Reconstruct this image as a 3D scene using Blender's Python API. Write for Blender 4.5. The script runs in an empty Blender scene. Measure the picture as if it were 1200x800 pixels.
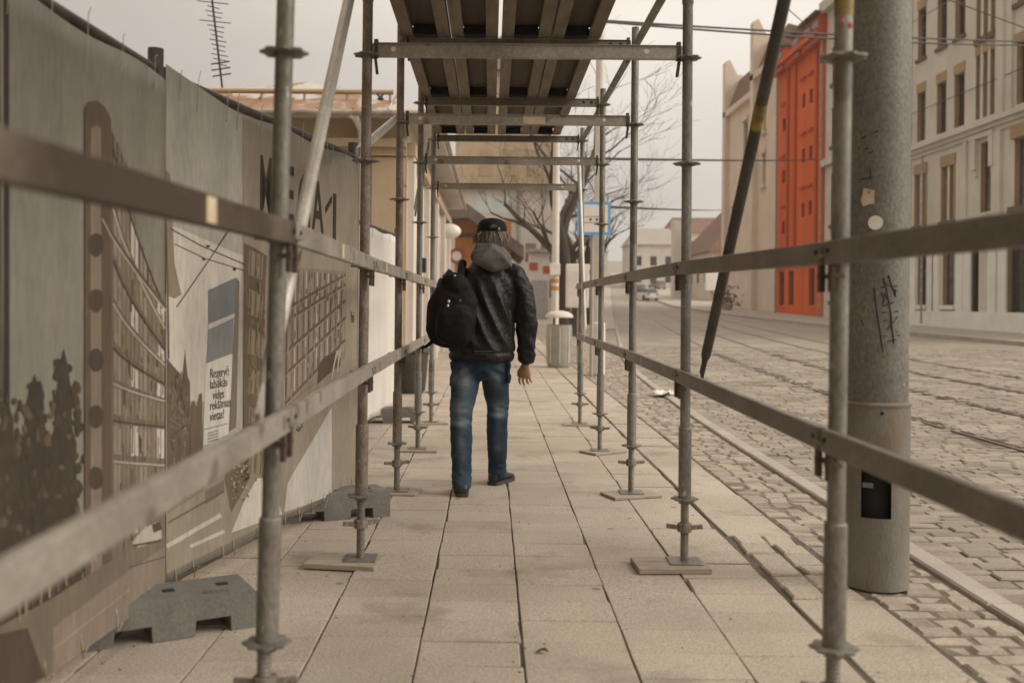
import bpy, bmesh, math, random
from mathutils import Vector, Matrix, noise
rnd = random.Random(7)
R = math.radians
scn = bpy.context.scene
COL = scn.collection

# ------------------------------------------------------------------ camera model
F, VU, VV, HC, ROLL = 1167.0, 575.0, 355.0, 1.24, R(0.55)
cr, sr = math.cos(ROLL), math.sin(ROLL)
def P(u, v, Y):
    """world point at depth Y that stands at a place measured on the photo"""
    a = (u - VU) / F * Y; b = (VV - v) / F * Y
    return Vector((a * cr - b * sr, Y, HC + a * sr + b * cr))
def g(Y):
    y = max(0.0, Y - 20.0)
    return 0.00018 * y * y if y < 130 else 0.00018 * 130 * 130 + 0.0468 * (y - 130)
def shift(Y):
    if Y < 8: return 0.0
    if Y < 25: return 0.0035 * (Y - 8) ** 2
    return 0.0035 * 17 * 17 + 0.119 * (Y - 25)
def kerb_x(Y): return 2.0 + 0.02 * min(max(Y, 0), 13) + shift(Y)
def far_kerb_x(Y): return 17.6 + max(0, Y - 95) * 0.09

# ------------------------------------------------------------------ helpers
def tag(o, label=None, cat=None, group=None, kind=None):
    if label: o['label'] = label
    if cat: o['category'] = cat
    if group: o['group'] = group
    if kind: o['kind'] = kind
    return o
def empty(name, loc, label=None, cat=None, group=None):
    o = bpy.data.objects.new(name, None); COL.objects.link(o)
    o.location = loc; o.empty_display_size = 0.1
    return tag(o, label, cat, group)
def world_of(o):
    m = Matrix.Translation(o.location)
    return m if o.parent is None else world_of(o.parent) @ o.matrix_parent_inverse @ m
class MB:
    def __init__(s): s.v = []; s.f = []; s.m = []
    def add(s, vs, fs, mi=0):
        b = len(s.v); s.v += [tuple(p) for p in vs]
        for f in fs: s.f.append([i + b for i in f]); s.m.append(mi)
    def hexa(s, c, mi=0):
        s.add(c, [(0,3,2,1),(4,5,6,7),(0,1,5,4),(1,2,6,5),(2,3,7,6),(3,0,4,7)], mi)
    def box(s, x0, x1, y0, y1, z0, z1, mi=0, M=None):
        c = [(x0,y0,z0),(x1,y0,z0),(x1,y1,z0),(x0,y1,z0),(x0,y0,z1),(x1,y0,z1),(x1,y1,z1),(x0,y1,z1)]
        if M is not None: c = [M @ Vector(p) for p in c]
        s.hexa(c, mi)
    def bar(s, p0, p1, w, h, up=(0,0,1), mi=0):
        p0, p1, up = Vector(p0), Vector(p1), Vector(up)
        d = (p1 - p0).normalized(); sd = d.cross(up).normalized(); u2 = sd.cross(d)
        a, b = sd * w / 2, u2 * h / 2
        s.hexa([p0-a-b, p0+a-b, p1+a-b, p1-a-b, p0-a+b, p0+a+b, p1+a+b, p1-a+b], mi)
    def sweep(s, pts, rad, n=12, mi=0, caps=True, sq=None):
        pts = [Vector(p) for p in pts]
        if not hasattr(rad, '__len__'): rad = [rad] * len(pts)
        b = len(s.v); prev = None
        for i, p in enumerate(pts):
            t = (pts[min(i+1, len(pts)-1)] - pts[max(i-1, 0)]).normalized()
            if prev is None:
                ref = Vector((1,0,0)) if abs(t.x) < 0.8 else Vector((0,1,0))
                nx = (ref - t * ref.dot(t)).normalized()
            else: nx = (prev - t * prev.dot(t)).normalized()
            prev = nx; ny = t.cross(nx)
            for k in range(n):
                a = 2 * math.pi * k / n
                s.v.append(tuple(p + (nx * math.cos(a) + ny * math.sin(a)) * rad[i]))
        for i in range(len(pts) - 1):
            for k in range(n):
                s.f.append([b+i*n+k, b+i*n+(k+1)%n, b+(i+1)*n+(k+1)%n, b+(i+1)*n+k]); s.m.append(mi)
        if caps:
            s.f.append([b+k for k in range(n-1, -1, -1)]); s.m.append(mi)
            e = b + (len(pts)-1)*n
            s.f.append([e+k for k in range(n)]); s.m.append(mi)
    def tube(s, p0, p1, r, n=12, mi=0, r1=None, caps=True): s.sweep([p0, p1], [r, r if r1 is None else r1], n, mi, caps)
    def rings(s, rings, mi=0, caps=True):
        b = len(s.v); n = len(rings[0])
        for r in rings: s.v += [tuple(p) for p in r]
        for i in range(len(rings) - 1):
            for k in range(n):
                s.f.append([b+i*n+k, b+i*n+(k+1)%n, b+(i+1)*n+(k+1)%n, b+(i+1)*n+k]); s.m.append(mi)
        if caps:
            s.f.append([b+k for k in range(n-1,-1,-1)]); s.m.append(mi)
            e = b + (len(rings)-1)*n
            s.f.append([e+k for k in range(n)]); s.m.append(mi)
    def lathe(s, c, prof, n=24, mi=0, caps=True):
        s.rings([[(c[0]+r*math.cos(2*math.pi*k/n), c[1]+r*math.sin(2*math.pi*k/n), c[2]+z) for k in range(n)] for r, z in prof], mi, caps)
    def prism(s, poly, d, mi=0):
        """poly: list of 3D points, d: extrusion vector"""
        d = Vector(d); n = len(poly); b = len(s.v)
        s.v += [tuple(p) for p in poly] + [tuple(Vector(p) + d) for p in poly]
        s.f.append([b+i for i in range(n)]); s.m.append(mi)
        s.f.append([b+n+i for i in range(n-1,-1,-1)]); s.m.append(mi)
        for i in range(n):
            s.f.append([b+i, b+n+i, b+n+(i+1)%n, b+(i+1)%n]); s.m.append(mi)
    def ellipsoid(s, c, r, n=20, m=14, mi=0, e1=1.0, e2=1.0, M=None):
        def pw(x, e): return math.copysign(abs(x) ** e, x)
        rg = []
        for i in range(1, m):
            ph = -math.pi/2 + math.pi * i / m; ring = []
            for k in range(n):
                a = 2*math.pi*k/n
                p = Vector((r[0]*pw(math.cos(ph),e1)*pw(math.cos(a),e2), r[1]*pw(math.cos(ph),e1)*pw(math.sin(a),e2), r[2]*pw(math.sin(ph),e1)))
                if M is not None: p = M @ p
                ring.append(p + Vector(c))
            rg.append(ring)
        s.rings(rg, mi)
    def cbox(s, x0, x1, y0, y1, z0, z1, ch, M=None, mi=0, wear=0.0):
        """block with a chamfered top; WEAR shakes its corners and chips a few"""
        c = [(x0,y0,z0),(x1,y0,z0),(x1,y1,z0),(x0,y1,z0),(x0,y0,z1-ch),(x1,y0,z1-ch),(x1,y1,z1-ch),(x0,y1,z1-ch),
             (x0+ch,y0+ch,z1),(x1-ch,y0+ch,z1),(x1-ch,y1-ch,z1),(x0+ch,y1-ch,z1)]
        if wear:
            for i in range(4):
                jx, jy = rnd.gauss(0, wear), rnd.gauss(0, wear)
                if rnd.random() < .035:
                    q = rnd.uniform(.006,.015); jx += q*(1 if i in (0,3) else -1); jy += q*(1 if i in (0,1) else -1)
                for k in (4+i, 8+i): c[k] = (c[k][0]+jx, c[k][1]+jy, c[k][2])
        if M is not None: c = [M @ Vector(p) for p in c]
        s.add(c, [(0,1,5,4),(1,2,6,5),(2,3,7,6),(3,0,4,7),(4,5,9,8),(5,6,10,9),(6,7,11,10),(7,4,8,11),(8,9,10,11)], mi)
    def mesh(s, name, smooth=None, fix=True):
        me = bpy.data.meshes.new(name); me.from_pydata(s.v, [], s.f)
        me.polygons.foreach_set('material_index', s.m)
        if fix:
            bm = bmesh.new(); bm.from_mesh(me); bmesh.ops.recalc_face_normals(bm, faces=bm.faces); bm.to_mesh(me); bm.free()
        if smooth is not None:
            me.polygons.foreach_set('use_smooth', [True] * len(me.polygons)); me.set_sharp_from_angle(angle=R(smooth))
        me.update(); return me
    def build(s, name, mats, parent=None, smooth=None, bevel=0, fix=True):
        me = s.mesh(name, smooth, fix)
        return link(name, me, mats, parent, bevel)
def link(name, me, mats, parent=None, bevel=0):
    for m in (mats if isinstance(mats, (list, tuple)) else [mats]): me.materials.append(m)
    o = bpy.data.objects.new(name, me); COL.objects.link(o)
    if parent is not None:
        o.parent = parent; o.matrix_parent_inverse = world_of(parent).inverted()
    if bevel:
        b = o.modifiers.new('edge', 'BEVEL'); b.width = bevel; b.segments = 2; b.limit_method = 'ANGLE'; b.angle_limit = R(40)
    return o

# ------------------------------------------------------------------ materials
def lin(c): return tuple((x/12.92 if x <= 0.04045 else ((x+0.055)/1.055)**2.4) for x in [k/255 for k in c])
def mat(name, c1, c2=None, scale=4.0, rough=0.7, metal=0.0, bump=0.0, bscale=60.0, speck=0.0, sscale=250.0, island=0.0,
        stretch=(1,1,1), detail=6.0, gum=None, spots=None, bdist=0.01, spec=0.5, lo=0.35, hi=0.65, sw=.06):
    m = bpy.data.materials.new(name); m.use_nodes = True
    nt = m.node_tree; N = nt.nodes; L = nt.links
    bs = N['Principled BSDF']; bs.inputs['Roughness'].default_value = rough; bs.inputs['Metallic'].default_value = metal
    bs.inputs['Specular IOR Level'].default_value = spec
    tc = N.new('ShaderNodeTexCoord'); mp = N.new('ShaderNodeMapping'); mp.inputs['Scale'].default_value = stretch
    L.new(tc.outputs['Object'], mp.inputs['Vector']); vec = mp.outputs['Vector']
    c2 = c2 or tuple(x * 0.8 for x in c1)
    nz = N.new('ShaderNodeTexNoise'); nz.inputs['Scale'].default_value = scale; nz.inputs['Detail'].default_value = detail; nz.inputs['Roughness'].default_value = 0.6
    L.new(vec, nz.inputs['Vector'])
    rp = N.new('ShaderNodeMapRange'); rp.inputs[1].default_value = lo; rp.inputs[2].default_value = hi
    L.new(nz.outputs['Fac'], rp.inputs[0])
    mx = N.new('ShaderNodeMix'); mx.data_type = 'RGBA'
    mx.inputs[6].default_value = (*c1, 1); mx.inputs[7].default_value = (*c2, 1); L.new(rp.outputs[0], mx.inputs[0])
    col = mx.outputs[2]
    def mul(col, fac_socket, amount):
        # multiply colour by 1 +- amount
        mr = N.new('ShaderNodeMapRange'); mr.inputs[3].default_value = 1 - amount; mr.inputs[4].default_value = 1 + amount
        L.new(fac_socket, mr.inputs[0])
        vm = N.new('ShaderNodeVectorMath'); vm.operation = 'SCALE'; L.new(col, vm.inputs[0]); L.new(mr.outputs[0], vm.inputs['Scale'])
        return vm.outputs[0]
    if speck:
        n2 = N.new('ShaderNodeTexNoise'); n2.inputs['Scale'].default_value = sscale; n2.inputs['Detail'].default_value = 3
        L.new(vec, n2.inputs['Vector'])
        m2 = N.new('ShaderNodeMapRange'); m2.inputs[1].default_value = 0.3; m2.inputs[2].default_value = 0.7; L.new(n2.outputs['Fac'], m2.inputs[0])
        col = mul(col, m2.outputs[0], speck)
    if island:
        ge = N.new('ShaderNodeNewGeometry'); col = mul(col, ge.outputs['Random Per Island'], island)
    if gum:
        vo = N.new('ShaderNodeTexVoronoi'); vo.inputs['Scale'].default_value = gum[0]; L.new(vec, vo.inputs['Vector'])
        m4 = N.new('ShaderNodeMapRange'); m4.inputs[1].default_value = gum[1]; m4.inputs[2].default_value = gum[1]*1.25; m4.inputs[3].default_value = gum[2]; m4.inputs[4].default_value = 0; L.new(vo.outputs['Distance'], m4.inputs[0])
        sx_ = N.new('ShaderNodeSeparateXYZ'); L.new(vo.outputs['Color'], sx_.inputs[0])
        m5 = N.new('ShaderNodeMath'); m5.operation = 'LESS_THAN'; m5.inputs[1].default_value = .22; L.new(sx_.outputs[0], m5.inputs[0])
        m6 = N.new('ShaderNodeMath'); m6.operation = 'MULTIPLY'; L.new(m4.outputs[0], m6.inputs[0]); L.new(m5.outputs[0], m6.inputs[1])
        x4 = N.new('ShaderNodeMix'); x4.data_type = 'RGBA'; L.new(m6.outputs[0], x4.inputs[0]); L.new(col, x4.inputs[6]); x4.inputs[7].default_value = (.10,.085,.065,1)
        col = x4.outputs[2]
    if spots:   # (colour, scale, threshold)
        n3 = N.new('ShaderNodeTexNoise'); n3.inputs['Scale'].default_value = spots[1]; n3.inputs['Detail'].default_value = 8; n3.inputs['Roughness'].default_value = 0.65
        L.new(vec, n3.inputs['Vector'])
        m3 = N.new('ShaderNodeMapRange'); m3.inputs[1].default_value = spots[2]; m3.inputs[2].default_value = spots[2] + sw; L.new(n3.outputs['Fac'], m3.inputs[0])
        x3 = N.new('ShaderNodeMix'); x3.data_type = 'RGBA'; L.new(m3.outputs[0], x3.inputs[0]); L.new(col, x3.inputs[6]); x3.inputs[7].default_value = (*spots[0], 1)
        col = x3.outputs[2]
    L.new(col, bs.inputs['Base Color'])
    if bump:
        nb = N.new('ShaderNodeTexNoise'); nb.inputs['Scale'].default_value = bscale; nb.inputs['Detail'].default_value = 5
        L.new(vec, nb.inputs['Vector'])
        bp = N.new('ShaderNodeBump'); bp.inputs['Strength'].default_value = bump; bp.inputs['Distance'].default_value = bdist
        L.new(nb.outputs['Fac'], bp.inputs['Height']); L.new(bp.outputs[0], bs.inputs['Normal'])
    return m
def flat(name, rgb, rough=0.8, spec=0.3): return mat(name, lin(rgb), tuple(x*0.88 for x in lin(rgb)), 6, rough, spec=spec)
M = {}
M['slab'] = mat('paving_concrete', (.42,.365,.298), (.315,.27,.215), 1.1, .85, bump=.35, bscale=150, speck=.30, sscale=110, island=.06, bdist=.005, spots=((.19,.158,.12), 1.7, .55), sw=.20, gum=(4.5,.085,.65), lo=.3, hi=.7)
M['sand'] = mat('sandy_joint', (.20,.165,.12), (.11,.09,.065), 6, .95, bump=.6, bscale=90, speck=.3)
M['joint'] = mat('joint_soil', (.13,.108,.08), (.06,.05,.038), 3, .95, bump=.6, bscale=90)
M['sett'] = mat('granite_setts', (.30,.262,.208), (.20,.172,.133), .8, .75, bump=.5, bscale=45, speck=.2, sscale=110, island=.2, bdist=.01)
M['sett_small'] = mat('small_setts', (.36,.31,.25), (.25,.21,.165), 3, .8, bump=.6, bscale=50, speck=.18, sscale=120, island=.2, bdist=.01)
M['kerb'] = mat('granite_kerb', (.40,.355,.30), (.31,.275,.23), 2, .8, bump=.4, bscale=120, speck=.2, sscale=160, island=.06)
M['rail'] = mat('tram_rail_steel', (.20,.17,.135), (.12,.10,.08), 6, .5, .4)
M['asphalt'] = mat('ground_asphalt', (.30,.265,.22), (.22,.195,.16), 1.2, .9, bump=.4, bscale=120, speck=.2)
M['steel'] = mat('galvanised_tube', (.235,.222,.195), (.14,.128,.11), 9, .55, .35, bump=.15, bscale=120, speck=.22, sscale=90, spots=((.45,.43,.38), 22, .64), stretch=(1,1,.45), gum=(13,.30,.75))
M['rusty'] = mat('rusty_tube', (.14,.10,.07), (.24,.21,.18), 16, .7, .25, bump=.2, bscale=150, speck=.3, sscale=120, spots=((.35,.33,.29), 26, .63), stretch=(1,1,.5))
M['darktube'] = mat('dark_painted_tube', (.075,.068,.058), (.05,.045,.038), 8, .55, .2, speck=.25, sscale=100, spots=((.2,.18,.15), 30, .68))
M['bright'] = mat('bright_aluminium_tube', (.50,.48,.43), (.38,.36,.32), 7, .5, .3, speck=.15, sscale=120, spots=((.2,.18,.15), 30, .68))
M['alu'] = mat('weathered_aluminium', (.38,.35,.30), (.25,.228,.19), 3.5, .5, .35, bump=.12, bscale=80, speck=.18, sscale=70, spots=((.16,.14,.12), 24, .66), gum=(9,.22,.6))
M['alu_dark'] = mat('dark_shaded_aluminium', (.20,.18,.15), (.13,.115,.095), 5, .5, .35, bump=.12, bscale=80, speck=.2, sscale=70)  # shade of the kerb-side rails put into the colour; high transoms share it
M['alu_brown'] = mat('dark_brown_aluminium', (.05,.034,.023), (.15,.12,.09), 1.3, .65, .15, bump=.12, bscale=80, speck=.15, sscale=70, lo=.48, hi=.7)  # darker mottled brown for the near upper guardrail
M['rust'] = mat('rusty_iron', (.10,.065,.045), (.055,.042,.033), 30, .8, .2, bump=.3)
M['deckrail'] = mat('deck_flange', (.19,.155,.112), (.115,.092,.066), 7, .7, .1, bump=.2, bscale=90, speck=.2, stretch=(3,.5,3))
M['deckply'] = mat('deck_sheet', (.085,.055,.033), (.05,.034,.022), 6, .75, bump=.2, bscale=90, speck=.3, sscale=60, stretch=(4,.5,4))
M['yellow'] = mat('worn_yellow_paint', lin((150,128,58)), lin((104,92,58)), 20, .7)
M['paper'] = mat('old_sticker', lin((205,190,160)), lin((180,165,138)), 20, .8)
M['board'] = mat('sole_board_wood', (.38,.325,.255), (.27,.225,.17), 6, .85, bump=.3, bscale=60, stretch=(1,8,8), speck=.15)
M['pole'] = mat('galvanised_pole', (.185,.176,.152), (.11,.104,.09), 2.2, .62, .25, bump=.2, bscale=110, speck=.25, sscale=70, spots=((.44,.42,.37), 24, .68), stretch=(1,1,.7), lo=.3, hi=.7)
M['polebase'] = mat('painted_pole_sleeve', (.205,.192,.162), (.13,.12,.098), 3, .6, .1, bump=.25, bscale=90, speck=.18, stretch=(1,1,.4), spots=((.15,.115,.075), 5, .58))
M['black'] = mat('black_hollow', (.012,.011,.010), (.02,.018,.016), 10, .9)
M['ink'] = mat('black_marker', (.02,.018,.018), None, 10, .6)
M['white'] = mat('white_sticker', lin((225,220,212)), lin((205,198,188)), 10, .6)
M['plastic'] = mat('grey_recycled_block', (.175,.17,.15), (.125,.12,.105), 5, .75, bump=.35, bscale=70, speck=.15, sscale=90)
M['fencetube'] = mat('fence_tube', (.12,.11,.095), (.07,.063,.055), 10, .6, .4, speck=.2)
M['tie'] = mat('cable_tie_plastic', lin((190,182,165)), lin((120,110,98)), 20, .5)
# banner inks
BK = {}
for k, c in dict(sky=(128,120,104), sky2=(154,145,130), skyd=(62,54,45), skym=(92,84,72), pale=(182,170,152), tan=(136,122,103), dark=(58,42,30), mid=(98,83,66), brown=(74,54,38), glass=(150,134,110), win=(122,104,76), lite=(190,180,160),
                 blue=(92,98,102), bluet=(108,112,112), card=(186,176,160), ink=(58,48,40), road=(140,125,103), tree=(40,30,21), leaf=(84,66,44), yel=(170,142,84), wht=(205,196,180), lav=(128,108,90)).items():
    c = tuple(a*.58 + b*.42 for a, b in zip(c, (120,110,95))) if k not in ('skyd','skym','sky','sky2','tan','pale','card','ink') else c
    lf = 1.0 if k in ('skyd','skym','tree','ink','dark') else 1.13
    c = (c[0]*.965*lf, c[1]*1.005*lf, c[2]*1.055*lf)
    BK[k] = mat('banner_print_' + k, lin(c), tuple(x*0.76 for x in lin(c)), 3.5, .62, bump=.8, bscale=5, stretch=(1,1,.3), bdist=.02, spec=.35, speck=.10, sscale=45)
M['sheetwhite'] = mat('white_tarpaulin', (.70,.67,.62), (.60,.57,.52), 2, .7, bump=.6, bscale=5, stretch=(1,1,.3), bdist=.03)
# person
M['skin'] = mat('skin', (.42,.25,.16), (.36,.20,.125), 20, .55, bump=.1, bscale=200)
M['hair'] = mat('grey_hair', (.20,.178,.148), (.085,.072,.058), 40, .6, bump=.5, bscale=120, stretch=(1,1,.15), bdist=.01, island=.38)
M['denim'] = mat('blue_denim', (.026,.047,.070), (.013,.025,.039), 9, .85, bump=.25, bscale=300, speck=.2, sscale=260, stretch=(1,1,.6), spots=((.05,.085,.115), 5, .5), sw=.28, spec=.15)
M['jacket'] = mat('black_jacket', (.006,.0056,.0052), (.010,.009,.0085), 8, .54, bump=.5, bscale=34, bdist=.014, spec=.32)
M['hood'] = mat('grey_hood', (.115,.112,.106), (.07,.068,.064), 14, .85, bump=.4, bscale=120)
M['cap'] = mat('black_cap', (.007,.0065,.0065), (.011,.010,.010), 14, .8, bump=.2, bscale=200, spec=.2)
M['pack'] = mat('black_nylon', (.005,.0047,.0045), (.008,.0075,.007), 10, .75, bump=.5, bscale=30, spec=.18)
M['shoe'] = mat('dark_leather', (.028,.024,.021), (.018,.015,.013), 12, .45, bump=.2, bscale=60)
M['sole'] = mat('rubber_sole', (.05,.043,.037), (.03,.027,.024), 12, .8)
M['reflect'] = mat('reflective_patch', (.62,.60,.56), (.5,.48,.44), 30, .4)
M['greyprint'] = mat('faded_print', (.07,.068,.065), (.05,.048,.046), 30, .7)
# buildings
M['tanwall'] = mat('ochre_plaster', (.47,.365,.245), (.39,.30,.20), 1.2, .9, bump=.2, bscale=30)
M['ochre'] = mat('tan_plaster', (.40,.31,.20), (.34,.26,.165), 1.2, .9)
M['pale'] = mat('pale_plaster', (.62,.56,.50), (.52,.47,.41), .8, .9, bump=.15, bscale=20)
M['pinkish'] = mat('pinkish_plaster', (.70,.58,.47), (.62,.51,.41), .5, .9, bump=.1, bscale=10)
M['greywall'] = mat('grey_beige_plaster', (.62,.58,.49), (.53,.495,.415), .6, .9, bump=.2, bscale=12, speck=.06)
M['lowwall'] = mat('white_painted_base', (.80,.785,.74), (.72,.70,.65), .8, .85)
M['trim'] = mat('ochre_window_trim', (.40,.275,.155), (.33,.22,.12), 1, .85)
M['trimd'] = mat('brown_sill', (.16,.11,.07), (.12,.083,.053), 1, .8)
M['orange'] = mat('orange_plaster', (.68,.118,.007), (.56,.092,.006), .9, .85, bump=.1, bscale=10, stretch=(1,1,.12))
M['oranged'] = mat('deep_orange_trim', (.50,.082,.007), (.42,.066,.006), .5, .85)
M['roofbrown'] = mat('brown_roof_tiles', (.20,.115,.075), (.14,.08,.052), 2, .9, bump=.5, bscale=8)
M['roofrust'] = mat('rusty_roof_sheet', (.50,.47,.42), (.42,.38,.33), 1.0, .6, .1, spots=((.27,.15,.08), 1.1, .50), bump=.1, stretch=(1,.35,1))
M['gutter'] = mat('dirty_white_gutter', (.40,.36,.30), (.22,.19,.15), 5, .6)
M['glass'] = mat('dark_window_glass', (.035,.033,.03), (.05,.047,.043), 1.5, .12, spec=.6)
M['glassl'] = mat('curtained_window_glass', (.22,.21,.185), (.07,.066,.06), 1.2, .2, spec=.6)
M['frame'] = mat('brown_window_frame', (.10,.075,.052), None, 3, .6)
M['wframe'] = mat('light_window_frame', (.45,.42,.37), None, 3, .6)
M['wood'] = mat('orange_brown_boards', (.46,.19,.055), (.36,.135,.04), 3, .7, stretch=(5,5,.5))
M['darkroof'] = mat('dark_bitumen_roof', (.16,.135,.105), (.11,.09,.07), 2, .85, bump=.3)
M['bark'] = mat('tree_bark', (.065,.050,.038), (.04,.031,.024), 5, .9, bump=.8, bscale=20, stretch=(1,1,.3), bdist=.03)
M['twig'] = mat('twig_bark', (.085,.066,.05), (.06,.048,.037), 5, .9)
M['offwhite'] = mat('off_white_paint', (.66,.62,.57), (.58,.54,.49), 5, .6)
M['signwhite'] = mat('sign_white', lin((222,216,212)), lin((210,205,200)), 5, .5)
M['signblue'] = mat('sign_blue', lin((98,166,214)), lin((90,156,204)), 5, .5)
M['bin'] = mat('grey_bin_paint', (.36,.335,.29), (.29,.27,.235), 5, .6, bump=.1)
M['binlid'] = mat('light_bin_lid', (.60,.56,.50), (.5,.47,.42), 5, .6)
M['orangetape'] = mat('orange_band', lin((190,138,66)), None, 5, .6)
M['redsign'] = mat('red_orange_sign', lin((172,78,48)), lin((150,82,58)), 5, .6)
M['cable'] = mat('black_cable', (.03,.027,.025), None, 5, .6)
M['carwhite'] = mat('white_car_paint', (.62,.60,.57), None, 2, .3)
M['carred'] = mat('red_car_paint', (.40,.10,.06), None, 2, .3)
M['cargrey'] = mat('grey_car_paint', (.22,.21,.20), None, 2, .3)
M['tyre'] = mat('car_tyre', (.02,.02,.02), None, 2, .8)
M['lamp'] = mat('milky_plastic', (.80,.77,.72), (.74,.71,.66), 4, .4)
M['mural'] = mat('pale_blue_mural', lin((176,200,200)), lin((206,202,196)), 1.6, .85, spots=((.12,.24,.26), 1.1, .62))
M['leafdry'] = mat('dry_leaf', (.06,.04,.025), (.10,.065,.04), 60, .8)
M['green'] = mat('green_paint', lin((66,96,70)), None, 5, .7)

# ------------------------------------------------------------------ GROUND
def strip(name, x0, x1, ys, zo, m, kind='structure', nx=1):
    mb = MB(); n = len(ys)
    for y in ys:
        a, b = (x0(y) if callable(x0) else x0), (x1(y) if callable(x1) else x1)
        for i in range(nx + 1): mb.v.append((a + (b-a)*i/nx, y, g(y) + zo))
    w = nx + 1
    for j in range(n - 1):
        for i in range(nx): mb.f.append([j*w+i, j*w+i+1, (j+1)*w+i+1, (j+1)*w+i]); mb.m.append(0)
    o = mb.build(name, m, fix=False); return tag(o, kind=kind)
YS = [-6, 0, 5, 10, 14, 18, 20, 23, 26, 30, 35, 40, 46, 52, 60, 70, 80, 95, 110, 130, 150, 180, 220, 270, 340, 450, 700, 1500]
strip('ground', -900, 1200, YS, -.075, M['asphalt'])
mb = MB(); nx_, ny_ = 34, 440
for j_ in range(ny_+1):
    y = -2 + 46*j_/ny_
    for i in range(nx_+1):
        x = -1.75 + 3.41*i/nx_
        f = noise.noise(Vector((x*2.1, y*.7, 0))) + .6*noise.noise(Vector((x*5, y*2.3, 4)))
        mb.v.append((x, y, g(y) - .0115 + max(-.013, min(.0035, .018*f))))
for j_ in range(ny_):
    for i in range(nx_): q_ = j_*(nx_+1)+i; mb.f.append([q_, q_+1, q_+nx_+2, q_+nx_+1]); mb.m.append(0)
tag(mb.build('pavement_bed', M['joint'], None, 60, fix=False), kind='structure')
strip('sett_bed', 1.66, lambda y: kerb_x(y), [y for y in YS if y <= 46], -.0155, M['sand'])
# concrete paving slabs, every slab a raised block with open joints
mb = MB()
cols = [-1.76 + .375*i for i in range(9)]          # joints
cols = [-1.745, -1.37, -.995, -.62, -.244, .128, .508, .89, 1.262]
for ci in range(len(cols) - 1):
    y = -2.0 + rnd.random() * .2; gapx = .0025 + rnd.random() * .004
    while y < 44:
        d = .25 if rnd.random() < .93 else .5
        gp = .0025 if rnd.random() < .75 else .005
        if y > 20: d = .5
        z = g(y + d/2) + rnd.gauss(0, .0018)
        M4 = Matrix.Translation(((cols[ci]+cols[ci+1])/2, y + d/2, z)) @ Matrix.Rotation(rnd.gauss(0,.0035),4,'X') @ Matrix.Rotation(rnd.gauss(0,.003),4,'Y') @ Matrix.Rotation(rnd.gauss(0,.0015),4,'Z')
        hw = (cols[ci+1]-cols[ci])/2
        mb.cbox(-hw+gapx/2, hw-gapx/2-rnd.random()*.003, -d/2+gp/2, d/2-gp/2, -.05, 0, .003, M4, 0, .0011)
        y += d
# second slab lane near the road
y = -2.0
while y < 44:
    d = .5 + rnd.random()*.12
    if not (4.05 < y + d/2 < 5.2):
        z = g(y+d/2) + rnd.gauss(0,.002)
        M4 = Matrix.Translation((1.455, y+d/2, z)) @ Matrix.Rotation(rnd.gauss(0,.004),4,'X') @ Matrix.Rotation(rnd.gauss(0,.006),4,'Y')
        wx = .172 + rnd.random()*.008
        mb.cbox(-.17, wx, -d/2+.004, d/2-.004, -.05, 0, .004, M4, 0, .0018)
    else:
        for k in range(2):
            for j in range(3):
                M4 = Matrix.Translation((1.375+k*.165+rnd.gauss(0,.008), y + (j+.5)*d/3, rnd.gauss(.001,.003))) @ Matrix.Rotation(rnd.gauss(0,.025),4,'X') @ Matrix.Rotation(rnd.gauss(0,.025),4,'Y') @ Matrix.Rotation(rnd.gauss(0,.06),4,'Z')
                mb.cbox(-.074, .07+rnd.random()*.01, -d/6+.008, d/6-.008, -.06, 0, .008, M4)
    y += d
tag(mb.build('pavement', M['slab'], fix=False), kind='structure')
# strip of small setts along the kerb
mb = MB(); y = -2.0
while y < 44:
    x = 1.655; step = .095 + rnd.random()*.03
    if y > 16: step *= 1.6
    kx = kerb_x(y) - .01
    while x < kx - .05:
        w = min(.11 + rnd.random()*.07, kx - x)
        if kx - (x + w) < .06: w = kx - x
        M4 = Matrix.Translation((x+w/2, y+step/2+rnd.gauss(0,.008), g(y)+rnd.gauss(-.010,.004))) @ Matrix.Rotation(rnd.gauss(0,.028),4,'X') @ Matrix.Rotation(rnd.gauss(0,.028),4,'Y') @ Matrix.Rotation(rnd.gauss(0,.05),4,'Z')
        mb.cbox(-w/2+.006, w/2-.006, -step/2+.005, step/2-.005, -.07, 0, .010, M4)
        x += w
    y += step
tag(mb.build('sett_strip', M['sett_small'], fix=False), kind='structure')
# kerb stones
mb = MB(); y = -2.0
while y < 60:
    d = .9 + rnd.random()*.3
    a, b = kerb_x(y), kerb_x(y+d)
    M4 = Matrix.Translation(((a+b)/2+.06, y+d/2, g(y+d/2)+rnd.gauss(0,.002))) @ Matrix.Rotation(-math.atan2(b-a, d),4,'Z')
    mb.cbox(-.06, .06, -d/2+.004, d/2-.004, -.1, .012, .01, M4); y += d
tag(mb.build('kerb', M['kerb'], fix=False), kind='structure')
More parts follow.
